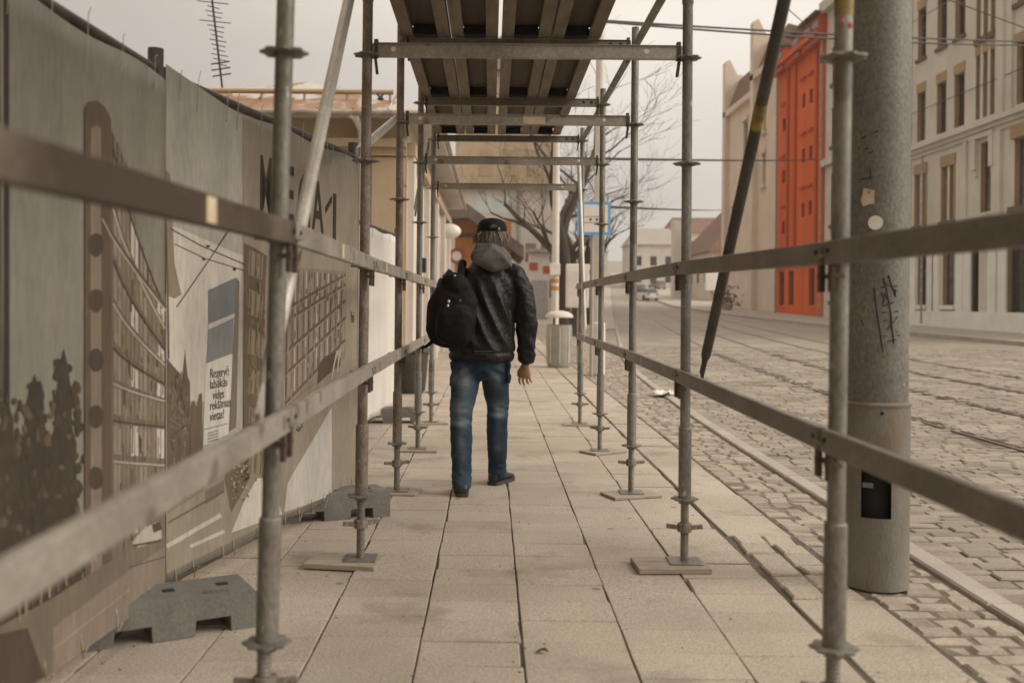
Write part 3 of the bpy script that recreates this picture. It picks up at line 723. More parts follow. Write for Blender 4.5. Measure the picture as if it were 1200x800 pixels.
# width of the word along the banner
text_on('M', .41, on2(303,251,.003), T2, BK['ink'], BAN2, 'lettering', sx=.46, font_off=.004)
text_on('E', .41, on2(329,258,.003), T2, BK['ink'], BAN2, 'lettering', sx=.80, font_off=.005)
text_on('G', .41, on2(348,266,.003), T2, BK['ink'], BAN2, 'lettering', sx=.62, font_off=.005)
text_on('A', .41, on2(365,272,.003), T2, BK['ink'], BAN2, 'lettering', sx=.62, font_off=.005)
text_on('1', .41, on2(384,284,.003), T2, BK['ink'], BAN2, 'lettering', sx=.95, font_off=.005)
fl = MB(); fl.prism([on2(380.5,243,.003), on2(388.5,229,.003), on2(388.5,237,.003), on2(381,250,.003)], (.0008,0,0)); fl.build('lettering', BK['ink'], BAN2)
text_on('hi', .10, on2(410.5,378,.003), T2, BK['ink'], BAN2, 'lettering', sx=.9)
for k, w in enumerate(('Rezervē', 'labākās', 'vides', 'reklāmas', 'vietas!')):
    text_on(w, .058, on2(244.5 if k != 2 else 248, 443 + k*12.6, .0048), T2, BK['ink'], BAN2, 'lettering', sx=.92)
# fence feet
def foot_block(cx, cy, rot, label, L=.62, D=.23, H=.15):
    mb = MB(); M4 = Matrix.Translation((cx, cy, 0)) @ Matrix.Rotation(rot, 4, 'Z')
    xs = [-L/2, -L/2+.10, -L/2+.235, -.5*.13+.0, .065, L/2-.235, L/2-.10, L/2]
    prof = [(-L/2,0),(-L/2+.10,0),(-L/2+.104,.058),(-.079,.058),(-.075,0),(.075,0),(.079,.058),(L/2-.104,.058),(L/2-.10,0),(L/2,0),(L/2,H-.02),(L/2-.02,H),(-L/2+.02,H),(-L/2,H-.02)]
    n = len(prof)
    a = [M4 @ Vector((x,-D/2,z)) for x,z in prof]
    mb.prism(a, M4.to_3x3() @ Vector((0,D,0)))
    for hx in (-.12,.0,.2):
        mb.box(hx-.022,hx+.022,-.02,.02,H+.0005,H+.002,1,M4)
    mb.box(.13,.22,-.075,-.062,H,H+.012,0,M4 @ Matrix.Rotation(-.2,4,'Z'))
    o = mb.build('fence_foot', [M['plastic'], M['black']], None, bevel=.008)
    return tag(o, label, 'fence foot', 'grey feet of the construction fence')
foot_block(-1.20, 3.74, .50, 'large grey fence foot block with two arches beside the near scaffold post')
foot_block(-.90, 5.75, .40, 'grey fence foot block under the end of the MEGA1 banner')
foot_block(-1.03, 10.3, .10, 'distant grey fence foot block holding the plain white fence')

# ------------------------------------------------------------------ TRAM POLE
PX, PYY = 1.735, 4.47
TP = empty('tram_pole', (PX, PYY, 0), 'thick galvanised steel pole with graffiti standing by the kerb', 'pole')
mb = MB(); mb.lathe((PX,PYY,0), [(.134,.80),(.1325,2.0),(.1285,5.0),(.12,8.5)], 48); mb.build('shaft', M['pole'], TP, 50)
mb = MB(); n = 64; zs = [0,.03,.318,.33,.52,.53,.80,.815]
rs = [.145,.144,.144,.144,.144,.144,.144,.142]
fwd = math.atan2(-PYY, -PX)           # towards the camera
hc, hh = fwd + .02, .44
def ang(k): return 2*math.pi*k/n
for j, z in enumerate(zs):
    for k in range(n): mb.v.append((PX+rs[j]*math.cos(ang(k)), PYY+rs[j]*math.sin(ang(k)), z))
for j in range(len(zs)-1):
    for k in range(n):
        mid = (ang(k)+ang(k+1))/2; dd = (mid - hc + math.pi) % (2*math.pi) - math.pi
        if abs(dd) < hh and 2 <= j <= 4: continue
        mb.f.append([j*n+k, j*n+(k+1)%n, (j+1)*n+(k+1)%n, (j+1)*n+k]); mb.m.append(0)
mb.lathe((PX,PYY,.80), [(.134,0),(.147,.002),(.148,.012),(.134,.022)], 48)
so = mb.build('pole_sleeve', M['polebase'], TP, 50, fix=False)
mb = MB(); mb.lathe((PX,PYY,0), [(.085,.1),(.085,.7)], 24); mb.build('hatch_opening', M['black'], so, 50)
mb = MB()
for dz, w in ((.46,.05),):
    a = hc - hh*.9; mb.bar((PX+.142*math.cos(a), PYY+.142*math.sin(a), dz), (PX+.140*math.cos(a+.3), PYY+.140*math.sin(a+.3), dz), .01, .02)
mb.build('hatch_bracket', M['polebase'], so)
def on_pole(u, v, r):
    o = Vector((0,0,HC)); d = P(u, v, 1.0) - o
    ox, oy = -PX, -PYY; a = d.x**2 + d.y**2; b = 2*(ox*d.x + oy*d.y); c = ox*ox + oy*oy - r*r
    D = b*b - 4*a*c
    k = (-b - math.sqrt(max(D,0)))/(2*a)
    return o + d*k
gm = MB()
def stroke(pts, r=.1345, w=.0032):
    pp = [on_pole(900+x/4, 200+y/4, r) for x,y in pts]
    gm.sweep(pp, w, 6)
for s_ in ([(497,548),(505,620),(520,720),(532,800),(540,850)], [(540,500),(552,540),(575,660),(585,760),(590,810)], [(530,545),(605,540)], [(538,520),(600,560),(595,585)], [(566,490),(575,525),(600,590)],
           [(532,570),(545,605),(536,625)], [(540,632),(590,616)], [(538,665),(612,658)], [(540,705),(608,684),(560,742)], [(575,690),(580,745)], [(540,775),(618,770)], [(606,752),(606,757)], [(545,575),(560,600)], [(560,800),(600,790)]):
    stroke(s_)
for s_ in ([(436,42),(485,30)], [(480,-10),(483,40)], [(400,520),(402,528)], [(436,700),(450,725)]): 
    gm.sweep([on_pole(900+x/4, 200+y/4 if y > 45 else 200+y/4, .1335) for x,y in s_], .003, 6)
for u,v in ((1012,176),(1018,180),(1024,156),(1010,162)):
    gm.sweep([on_pole(u,v,.1335), on_pole(u+5,v-3,.1335)], .003, 6)
gm.build('graffiti', M['ink'], TP)
mb = MB()
for cu_, cv_, w_, h_ in ((1017,231,10,12),):
    ring = [(cu_ + w_*math.cos(2*math.pi*k/9)*(.75,1,.7,1.1,.9,.65,1,.8,1.05)[k], cv_ + h_*math.sin(2*math.pi*k/9)*(.75,1,.7,1.1,.9,.65,1,.8,1.05)[k]) for k in range(9)]
    mb.v += [tuple(on_pole(u_, v_, .1350)) for u_, v_ in ring]; b0 = len(mb.v)-9; mb.f.append(list(range(b0,b0+9))); mb.m.append(0)
mb.build('torn_paper', M['paper'], TP)
mb = MB(); c = on_pole(1026,261,.133); nd = Vector((c.x-PX, c.y-PYY, 0)).normalized(); sd = Vector((-nd.y, nd.x, 0))
mb.prism([c + sd*.031*math.cos(2*math.pi*k/24) + Vector((0,0,.031*math.sin(2*math.pi*k/24))) + nd*.002 for k in range(24)], nd*.0012); mb.build('round_sticker', M['white'], TP)
mb = MB(); c = on_pole(1034,484,.145); mb.ellipsoid(c,(.008,.008,.008),10,8); mb.build('bolt', M['black'], so, 50)

# ------------------------------------------------------------------ PERSON
def to_surface(mb, voxel, smooth_it, disp=None):
    me = mb.mesh('tmp'); ob = bpy.data.objects.new('tmp', me); COL.objects.link(ob)
    rm = ob.modifiers.new('r','REMESH'); rm.mode = 'VOXEL'; rm.voxel_size = voxel
    sm = ob.modifiers.new('s','SMOOTH'); sm.iterations = smooth_it; sm.factor = .5
    dg = bpy.context.evaluated_depsgraph_get(); out = bpy.data.meshes.new_from_object(ob.evaluated_get(dg)); bpy.data.objects.remove(ob)
    if disp:
        out.update(); nor = [v.normal.copy() for v in out.vertices]
        for v, n_ in zip(out.vertices, nor): v.co += n_ * disp(v.co)
    out.polygons.foreach_set('use_smooth', [True]*len(out.polygons)); out.update()
    return out
def ering(c, rx, ry, n=28, e=1.0, tilt=(0,0)):
    """flattened ring around c; tilt shears z with x and y"""
    o = []
    for k in range(n):
        a = 2*math.pi*k/n; x = rx*math.copysign(abs(math.cos(a))**e, math.cos(a)); y = ry*math.copysign(abs(math.sin(a))**e, math.sin(a))
        o.append((c[0]+x, c[1]+y, c[2]+tilt[0]*x+tilt[1]*y))
    return o
PO = Vector((-.05, 6.5, 0))
MAN = empty('person', PO, 'man in black jacket, cap and blue jeans walking away between the scaffold rails', 'person')
Lk, Rk = Vector((-.183,6.43,.50)), Vector((.052,6.66,.52))
Lf, Rf = Vector((-.175,6.42,.085)), Vector((.055,6.84,.085))
# body: one continuous surface
b = MB()
b.rings([ering((-.055,6.50,z), rx, ry) for z, rx, ry in ((.80,.11,.08),(.90,.15,.10),(1.05,.145,.095),(1.25,.165,.105),(1.36,.14,.09),(1.42,.09,.07),(1.46,.06,.055))])
b.sweep([(-.03,6.50,1.44),(-.018,6.51,1.52),(-.012,6.52,1.60)], [.062,.055,.055], 16)
# head: skull, jaw, nose, ears (faces away, slightly to the kerb)
HD = Vector((.004, 6.53, 1.668))
b.ellipsoid(HD, (.084,.102,.118), 24, 18)
b.ellipsoid(HD + Vector((.006,.045,-.07)), (.052,.055,.055), 18, 12)
b.sweep([HD + Vector((.006,.085,.01)), HD + Vector((.008,.112,-.035)), HD + Vector((.007,.095,-.045))], [.010,.016,.012], 10)
b.ellipsoid(HD + Vector((.007,.094,-.068)), (.026,.010,.007), 12, 8)
for s_ in (-1,1):
    b.ellipsoid(HD + Vector((s_*.087,.004,-.022)), (.010,.020,.032), 12, 10)
    b.ellipsoid(HD + Vector((s_*.032+.005,.083,.0)), (.015,.010,.009), 10, 8)
for s_, pts in ((1, [(.155,6.50,1.40),(.225,6.47,1.13),(.236,6.54,.86)]), (-1, [(-.245,6.50,1.40),(-.30,6.53,1.12),(-.22,6.74,1.10)])):
    b.sweep(pts, [.05,.04,.028], 14); 
for hip, k_, f_ in (((-.14,6.50,.86), Lk, Lf), ((.03,6.50,.86), Rk, Rf)):
    b.sweep([hip, k_, f_], [.06,.04,.032], 16); b.sweep([f_, f_+Vector((0,.09,-.045)), f_+Vector((0,.15,-.055))], [.036,.03,.025], 12)
# hands
def hand(w, dn, side, curl):
    """w: wrist, dn: direction of the fingers, side: towards the thumb"""
    dn = Vector(dn).normalized(); side = Vector(side); side = (side - dn*side.dot(dn)).normalized(); pal = dn.cross(side).normalized()
    w = Vector(w)
    rg = []
    for d, hw, ht in ((-.03,.026,.022),(0,.028,.020),(.03,.037,.019),(.065,.045,.017),(.088,.044,.014)):
        rg.append([w + dn*d + side*hw*math.cos(2*math.pi*k/14) + pal*ht*math.sin(2*math.pi*k/14) for k in range(14)])
    b.rings(rg)
    for q, (off, ln) in enumerate(((.036,.072),(.0125,.080),(-.0115,.074),(-.035,.058))):
        base = w + dn*.080 + side*off; c = curl*(1+.18*q)
        fan = side*(.16 - .11*q); d1 = (dn*math.cos(c*.45) + pal*math.sin(c*.45) + fan).normalized(); d2 = (dn*math.cos(c*1.1) + pal*math.sin(c*1.1)); d3 = (dn*math.cos(c*1.7) + pal*math.sin(c*1.7))
        p1 = base + d1*ln*.45; p2 = p1 + d2*ln*.32; p3 = p2 + d3*ln*.25
        b.sweep([base - dn*.02, base, p1, p2, p3], [.008,.0088,.0084,.0076,.006], 10)
    t0 = w + dn*.025 + side*.028; t1 = t0 + (side*.55 + dn*.8 + pal*.25).normalized()*.036; t2 = t1 + (dn + pal*.35 + side*.25).normalized()*.036
    b.sweep([t0 - side*.012, t0, t1, t2], [.013,.013,.0105,.008], 10)
hand((.232,6.545,.838), (-.05,.05,-1), (-.9,.42,0), .62)
hand((-.205,6.77,1.115), (.7,.3,.3), (0,.4,.9), .9)
body = link('body', to_surface(b, .0042, 3), M['skin'], MAN)
# eyes
# jeans
j = MB()
j.rings([ering((-.055+dx,6.50,z), rx, ry, 32) for z, rx, ry, dx in ((.74,.12,.09,-.005),(.80,.175,.125,0),(.90,.185,.13,0),(1.0,.18,.125,0))])
for hip, k_, f_, sgn in ((Vector((-.148,6.49,.84)), Lk, Lf, -1), (Vector((.030,6.50,.84)), Rk, Rf, 1)):
    pts = [hip + Vector((0,0,.08)), hip, hip.lerp(k_,.5), k_+Vector((0,0,.06)), k_, k_-Vector((0,.0,.06)), k_.lerp(f_,.45)+Vector((0,-.012,0)), k_.lerp(f_,.8), f_+Vector((0,-.012,.005)), f_+Vector((0,-.012,-.035))]
    j.sweep(pts, [.09,.098,.089,.077,.073,.072,.071,.064,.064,.062], 22)
j.box(-.255,-.225,6.40,6.50,.70,.86); j.box(.11,.135,6.42,6.5,.72,.86)
def jdisp(c):
    leg = Lk if c.x < -.06 else Rk
    dz = c.z - leg.z
    k = math.exp(-(dz/.09)**2)
    d = .005*noise.noise(c*12) + .005*k*(.5-abs(math.sin(c.z*46 + c.x*17 + 3.2*noise.noise(c*8)))) + .003*noise.noise(Vector((c.x*14,c.y*14,c.z*42)))
    d += .006*math.exp(-((c.z-.78)/.05)**2)*math.sin((c.z*70 + abs(c.x+.055)*60))
    lo = math.exp(-((c.z-.12)/.06)**2); d += .005*lo*(.5-abs(math.sin(c.z*52 + c.x*24 + 3*noise.noise(c*9))))
    return d
jm = to_surface(j, .0085, 4, jdisp)
at = jm.attributes.new('wear', 'FLOAT', 'POINT')
WEAR = [((-.165,.735),(.045,.085),.75),((-.185,.565),(.055,.045),.6),((-.19,.475),(.05,.022),.8),((-.18,.33),(.03,.16),.35),((.045,.74),(.04,.06),.6),((.055,.56),(.045,.05),.55),((.06,.50),(.045,.018),.6),((.05,.33),(.03,.15),.3)]
for v in jm.vertices:
    w_ = sum(a_*math.exp(-((v.co.x-cx)/rx)**2 - ((v.co.z-cz)/rz)**2) for (cx,cz),(rx,rz),a_ in WEAR)
    at.data[v.index].value = max(0, min(1, w_*(.95 + .7*noise.noise(v.co*14) + .4*noise.noise(Vector((v.co.x*30,0,v.co.z*90))))))
nt_ = M['denim'].node_tree; an = nt_.nodes.new('ShaderNodeAttribute'); an.attribute_name = 'wear'
bs_ = nt_.nodes['Principled BSDF']; src = bs_.inputs['Base Color'].links[0].from_socket
xm_ = nt_.nodes.new('ShaderNodeMix'); xm_.data_type = 'RGBA'; xm_.inputs[7].default_value = (.23,.28,.32,1)
nt_.links.new(an.outputs['Fac'], xm_.inputs[0]); nt_.links.new(src, xm_.inputs[6]); nt_.links.new(xm_.outputs[2], bs_.inputs['Base Color'])
link('jeans', jm, M['denim'], MAN)
# jacket
k = MB()
k.rings([ering((-.052+dx,6.495+dy,z), rx, ry, 36, .9) for z, rx, ry, dx, dy in
    ((.865,.198,.150,-.012,0),(.885,.210,.160,-.012,0),(.96,.212,.160,-.008,0),(1.08,.205,.155,0,0),(1.20,.208,.155,0,.005),(1.32,.222,.150,.004,.01),(1.40,.218,.135,.006,.012),(1.445,.170,.110,.012,.015),(1.475,.11,.085,.02,.02),(1.515,.085,.078,.03,.02))])
k.sweep([(.095,6.50,1.435),(.155,6.50,1.415),(.198,6.49,1.33),(.222,6.47,1.20),(.238,6.465,1.10),(.240,6.495,.99),(.238,6.535,.90),(.237,6.55,.862)], [.072,.078,.076,.071,.068,.061,.055,.050], 22)
k.sweep([(-.22,6.50,1.42),(-.275,6.50,1.36),(-.315,6.52,1.2),(-.325,6.56,1.09),(-.27,6.68,1.085),(-.22,6.745,1.10)], [.075,.08,.075,.068,.06,.054], 20)
def kdisp(c):
    n1 = noise.noise(Vector((c.x*8+c.z*3.6, c.y*5, c.z*1.2)))         # long slanted pulls
    n2 = noise.noise(Vector((c.x*16+c.z*6, c.y*10, c.z*4+7)))
    d = .015*n1 + .009*n2 + .003*noise.noise(c*38)
    if c.x < .13:
        w = max(0, min(1, (1.42-c.z)/.2)) * max(0,min(1,(c.z-.9)/.12))
        d += .020*w*(.5-abs(math.sin((c.x + (c.z-1.2)*.46)*33 + 1.3*noise.noise(c*3.5))))
    if c.x > .15 and c.z < 1.4:
        e = math.exp(-((c.z-1.10)/.10)**2); d += .006*e*(.5-abs(math.sin(c.z*38 + c.y*22 + c.x*14))) + .006*(.5-abs(math.sin(c.z*17 + c.x*34 + 2.4*noise.noise(c*5)))) + .004*math.exp(-((c.z-.92)/.05)**2)*math.sin(c.z*110 + c.x*30)
    if c.z < .925 and c.x < .15: d += -.010*math.exp(-((c.z-.925)/.012)**2)
    return d
jk = link('jacket', to_surface(k, .0085, 2, kdisp), M['jacket'], MAN)
mb = MB()
for q in range(7): mb.bar((-.085+q*.024, 6.33, .965), (-.085+q*.024, 6.33, .985+.025*(q%3)), .004, .006)
# faint chest-width print on the back hem
pr_ = MB()
for x0, x1, z0, z1 in ((-.10,.02,.915,.918),(-.10,.02,.930,.936),):
    pr_.box(x0, x1, 6.318, 6.322, z0, z1)
pr_.build('hem_print', M['greyprint'], jk)
# hood lying on the back
h = MB()
h.ellipsoid((-.002,6.44,1.535), (.138,.095,.055), 28, 14, M=Matrix.Rotation(-.45,3,'X'))
h.ellipsoid((.008,6.375,1.508), (.130,.042,.068), 28, 14, M=Matrix.Rotation(.12,3,'Y'))
h.ellipsoid((.03,6.37,1.485), (.075,.036,.048), 24, 12)
h.sweep([(-.115,6.50,1.545),(-.07,6.43,1.588),(.0,6.415,1.598),(.075,6.44,1.575),(.125,6.51,1.525)], [.025,.034,.036,.034,.026], 14)
def hdisp(c): return .009*noise.noise(c*8) + .013*(.5-abs(math.sin(c.z*24 + abs(c.x-.01)*15 + 1.8*noise.noise(c*5))))
link('hood', to_surface(h, .008, 3, hdisp), M['hood'], MAN)
# hair
q = MB()
for i in range(420):
    a = rnd.uniform(math.pi*1.02, math.pi*1.98); zt = rnd.uniform(1.68,1.725)
    r0 = Vector((.088*math.cos(a), .106*math.sin(a), 0)); base = Vector((HD.x, HD.y, 0))
    zl = 1.590 + rnd.uniform(-.012,.06) + .03*abs(math.cos(a))**3
    fl_ = rnd.uniform(.98,1.08); sw = Vector((rnd.gauss(.006*math.sin(a*9),.016), rnd.gauss(0,.008),0))
    q.sweep([base + r0*1.0 + Vector((0,0,zt)), base + r0*rnd.uniform(1.02,1.10) + sw*rnd.uniform(-.2,.9) + Vector((0,0,(zt+zl)/2)), base + r0*fl_*.98 + sw + Vector((0,0,zl))], [.0042,.0046,.0012], 5)
q.rings([[ (HD.x + rx*math.cos(t), HD.y + ry*math.sin(t), z) for t in [math.pi*(1.0 + kk/20) for kk in range(21)] + [math.pi*(2.0 - kk/20) for kk in range(0,21)] ] for z, rx, ry in ((1.60,.076,.094),(1.64,.087,.106),(1.715,.088,.107))])
q.build('hair', M['hair'], MAN, 60, fix=True)
# cap
c_ = MB(); n = 36; prof = [(0,1.0),(.02,1.012),(.045,.99),(.07,.92),(.092,.78),(.106,.55),(.114,.28),(.117,.04)]
CZ = 1.706
c_.rings([[ (HD.x + .097*f*math.cos(2*math.pi*t/n), HD.y + .118*f*math.sin(2*math.pi*t/n), CZ + z*.78) for t in range(n)] for z, f in prof])
cap = c_.build('cap', M['cap'], MAN, 60)
mb = MB(); pts = []
for i in range(13):
    a = math.pi*(.12 + .76*i/12); pts.append((HD.x + .097*math.cos(a), HD.y + .117*math.sin(a)))
out = [(HD.x + (x-HD.x)*.9, HD.y + .045 + (y-HD.y)*1.55) for x, y in pts]
mb.prism([(x,y,CZ+.006) for x,y in pts] + [(x,y,CZ-.014) for x,y in out[::-1]], (0,0,.004)); mb.build('cap_brim', M['cap'], cap)
mb = MB(); arc = [Vector((HD.x+.012 + .024*math.cos(math.pi*i/12), HD.y-.119, CZ+.016+.026*math.sin(math.pi*i/12))) for i in range(13)]
mb.prism(arc, (0,.02,0)); mb.build('cap_gap', M['hood'], cap)
mb = MB(); mb.box(HD.x-.014, HD.x+.04, HD.y-.124, HD.y-.118, CZ+.008, CZ+.019); mb.build('cap_strap', M['cap'], cap)
mb = MB(); mb.box(HD.x+.038, HD.x+.052, HD.y-.119, HD.y-.107, CZ+.006, CZ+.02, 0, None); mb.build('cap_buckle', M['reflect'], cap)
# shoes
def shoe(ankle, yaw, pitch=0.0):
    M4 = Matrix.Translation((ankle.x, ankle.y, 0)) @ Matrix.Rotation(yaw, 4, 'Z') @ Matrix.Rotation(pitch, 4, 'X')
    s_ = MB(); rg = []
    for y, hw, z1 in ((-.075,.022,.06),(-.068,.034,.085),(-.03,.041,.115),(.02,.040,.110),(.07,.043,.085),(.12,.049,.066),(.17,.046,.054),(.20,.033,.046),(.212,.015,.035)):
        r_ = []
        for kk in range(18):
            a = 2*math.pi*kk/18; zz = .018 + (z1-.018)*(.5+.5*math.sin(a))
            r_.append(M4 @ Vector((hw*math.copysign(abs(math.cos(a))**.75, math.cos(a)), y, zz)))
        rg.append(r_)
    s_.rings(rg); so_ = s_.build('shoe', M['shoe'], MAN, 70)
    w = MB(); rg = []
    for z in (.0,.004,.024):
        ol = []
        for y, hw in ((-.08,.02),(-.072,.036),(-.03,.044),(.02,.042),(.07,.045),(.12,.052),(.17,.049),(.205,.035),(.218,.015)): ol.append((hw,y))
        ring = [M4 @ Vector((x,y,z)) for x,y in ol] + [M4 @ Vector((-x,y,z)) for x,y in ol[::-1]]
        rg.append(ring)
    w.rings(rg); w.build('shoe_sole', M['sole'], so_, 40)
shoe(Lf, .06); shoe(Rf, -.5)
# backpack: carried on one shoulder, so a thing of its own
BP = empty('backpack', (-.255,6.28,.98), 'bulging black backpack slung over one shoulder of the walking man', 'backpack')
bk = MB()
bk.ellipsoid((-.245,6.305,1.155), (.158,.095,.205), 32, 24, e1=.72, e2=.8, M=Matrix.Rotation(.14,3,'Y'))
bk.ellipsoid((-.225,6.215,1.10), (.115,.05,.125), 26, 18, e1=.7, e2=.8, M=Matrix.Rotation(.14,3,'Y'))
bk.ellipsoid((-.225,6.30,1.345), (.10,.085,.085), 24, 16, M=Matrix.Rotation(.5,3,'Y'))
def bdisp(c): return .008*noise.noise(c*9) + .005*noise.noise(c*22)
link('pack_body', to_surface(bk, .009, 3, bdisp), M['pack'], BP)
mb = MB(); mb.sweep([(-.20,6.33,1.36),(-.19,6.39,1.445),(-.185,6.47,1.495),(-.19,6.56,1.485),(-.20,6.63,1.42),(-.22,6.655,1.3),(-.24,6.64,1.16)], [.02,.026,.028,.028,.026,.024,.022], 10); mb.build('shoulder_strap', M['pack'], BP, 50)
mb = MB(); mb.sweep([(-.36,6.28,1.0),(-.40,6.25,.965),(-.43,6.22,.955)], [.012,.012,.009], 8); mb.build('loose_strap', M['pack'], BP, 50)
mb = MB(); mb.sweep([(-.30,6.25,1.36),(-.29,6.22,1.40),(-.25,6.21,1.415),(-.23,6.23,1.37)], .008, 8); mb.build('grab_handle', M['pack'], BP, 50)
for (u,v,w) in ((526,353,.008),(525,358,.007),(539,352,.007)):
    mb = MB(); c = P(u,v,6.165); mb.ellipsoid(c,(w,.010,w*1.3),10,8); mb.build('zip_tag', M['reflect'] if u < 530 else M['hood'], BP, 50)
for (u,v) in ((517,325),(533,323)):
    mb = MB(); c = P(u,v,6.20); mb.ellipsoid(c,(.008,.02,.005),10,8); mb.build('buckle', M['reflect'], BP, 50)

# ------------------------------------------------------------------ STREET FURNITURE
x, y = 1.34, 19.4
B_ = empty('litter_bin', (x,y,0), 'grey round litter bin with pale domed lid on the pavement', 'litter bin')
mb = MB(); mb.lathe((x,y,0), [(.20,.0),(.22,.03),(.235,.06),(.245,.80),(.25,.83),(.235,.83),(.225,.6)], 28); mb.build('bin_body', M['bin'], B_, 40)
mb = MB(); mb.lathe((x,y,0), [(.27,.97),(.275,.99),(.25,1.04),(.17,1.085),(.05,1.105),(.01,1.107)], 28); mb.build('bin_lid', M['binlid'], B_, 50)
mb = MB()
for a in (0, 2.1, 4.2): mb.bar((x+.2*math.cos(a),y+.2*math.sin(a),.80),(x+.2*math.cos(a),y+.2*math.sin(a),.985),.03,.02,(1,0,0))
mb.build('lid_support', M['fencetube'], B_)
mb = MB()
for q in range(8):
    a = 2*math.pi*q/8; mb.bar((x+.246*math.cos(a),y+.246*math.sin(a),.1),(x+.252*math.cos(a),y+.252*math.sin(a),.78),.02,.008,(math.cos(a),math.sin(a),0))
mb.build('bin_rib', M['binlid'], B_)
# stop sign board
c = P(696,256,17.0)
S_ = empty('stop_sign', (c.x,17.0,0), 'square white stop sign with thick blue border on a slim post', 'sign')
mb = MB(); w = .285; mb.box(c.x-w,c.x+w,16.985,17.0,c.z-w,c.z+w); mb.build('sign_board', M['signblue'], S_)
mb = MB(); w = .235; mb.box(c.x-w,c.x+w,16.980,16.984,c.z-w,c.z+w); fo = mb.build('sign_face', M['signwhite'], S_)
mb = MB()
for dx, dz, ww in ((-.06,-.02,.018),(.05,-.02,.018)): mb.box(c.x+dx-ww,c.x+dx+ww,16.975,16.979,c.z+dz-ww,c.z+dz+ww)
for dx0, dx1, dz in ((-.17,.16,.03),(-.17,.15,-.07)): mb.box(c.x+dx0,c.x+dx1,16.976,16.979,c.z+dz-.006,c.z+dz+.006,1)
mb.build('sign_mark', [M['ink'], M['bin']], S_)
mb = MB(); mb.tube((c.x-.02,17.03,0),(c.x-.02,17.03,c.z+.3),.03,14); mb.build('sign_post', M['bin'], S_, 40)
c = P(702,256,17.6)
mb = MB(); mb.lathe((c.x,17.6,0), [(.13,0),(.13,.9),(.095,.92),(.085,4.0),(.075,8.2),(.02,8.25)], 24); tag(mb.build('catenary_pole', M['offwhite'], None, 40), 'pale slender tram wire pole just behind the blue bordered sign', 'pole')
# pale pole with orange bands
c = P(651,300,22)
W_ = empty('signal_pole', (c.x,22,0), 'white pole with orange bands and a small box behind the litter bin', 'pole')
mb = MB(); mb.lathe((c.x,22,0), [(.085,0),(.08,3.0),(.07,6.8),(.02,6.85)], 20); mb.build('pole_shaft', M['offwhite'], W_, 40)
mb = MB(); mb.box(c.x-.12,c.x+.10,21.88,22.12,1.86,2.12); mb.build('control_box', M['signwhite'], W_, bevel=.01)
for z in (1.74,1.58):
    mb = MB(); mb.lathe((c.x,22,z), [(.086,-.045),(.087,.045)], 20); mb.build('orange_stripe', M['orangetape'], W_, 40)
# white cabinet on a post
c = P(676.5,335,21)
C_ = empty('notice_case', (c.x,21,0), 'tall white notice case on a thin leg beside the sign post', 'notice case')
mb = MB(); mb.box(c.x-.24,c.x+.24,20.9,21.08,c.z-.46,c.z+.46); mb.build('case_body', M['signwhite'], C_, bevel=.015)
mb = MB(); mb.box(c.x-.20,c.x+.20,20.893,20.899,c.z-.42,c.z+.30); mb.build('case_door', M['offwhite'], C_)
mb = MB(); mb.tube((c.x+.04,21,0),(c.x+.04,21,c.z-.4),.04,12); mb.build('case_leg', M['bin'], C_, 40)

# ------------------------------------------------------------------ TREES
def tree(X, Y, H, tr, seed, label, lean=(0,0), spread=1.0, depth=5, side=0.0):
    r_ = random.Random(seed); z0 = g(Y)
    root = empty('bare_tree', (X,Y,z0), label, 'tree', 'bare trees along the kerb')
    tk = MB(); br = MB()
    pts = []; rad = []
    for i in range(8):
        f = i/7; pts.append((X + lean[0]*f + .08*math.sin(f*5+seed), Y + lean[1]*f, z0 - .05 + H*.36*f)); rad.append(tr*(1.25 if i == 0 else 1 - .35*f))
    tk.sweep(pts, rad, 14)
    tk.build('trunk', M['bark'], root, 60)
    def grow(p, d, r, L, dep):
        n = 4; q = Vector(p); pp = [q.copy()]; rr_ = [r]
        for i in range(n):
            d = (d + Vector((r_.gauss(0,.16), r_.gauss(0,.16), r_.gauss(.03,.12)))).normalized()
            q = q + d*L/n; pp.append(q.copy()); rr_.append(max(r*(1-.5*(i+1)/n), .003))
        br.sweep(pp, rr_, 7 if dep > 2 else (4 if dep > 0 else 3), caps=False)
        if dep == 0: return
        kids = 3 if dep > 1 else 4
        for c_i in range(kids):
            i = r_.randint(1,n) if c_i else n
            a = r_.uniform(0,2*math.pi); sp = r_.uniform(.35,.95)*spread
            nd = (d + Vector((math.cos(a)*sp, math.sin(a)*sp, r_.uniform(-.15,.45)))).normalized()
            grow(pp[i], nd, max(rr_[i]*.55,.0035), L*r_.uniform(.55,.8), dep-1)
    top = Vector(pts[-1])
    for i in range(5):
        a = i*2*math.pi/5 + r_.random(); nd = Vector((math.cos(a)*.75*spread + side, math.sin(a)*.75*spread, .75 + r_.random()*.5)).normalized()
        st = Vector(pts[-1 - (i % 3)]); grow(st, nd, tr*.5, H*.235, depth)
    br.build('branches', M['twig'], root)
c = P(662,400,24)
tree(c.x, 24, 9.0, .20, 11, 'dark bare tree with forked trunk behind the white notice case', lean=(-.15,0), spread=1.15, depth=4, side=-.32)
tree(3.1, 37, 9, .18, 12, 'slim bare tree second along the kerb beyond the stop sign', spread=1.2, depth=4, side=.1)
tree(5.0, 52, 10, .2, 13, 'hazy bare tree farther along the kerb past the wire pole', spread=1.2, depth=4, side=.15)
tree(7.4, 72, 11, .22, 14, 'most distant hazy bare tree at the bend of the road', spread=1.2, depth=4, side=.1)

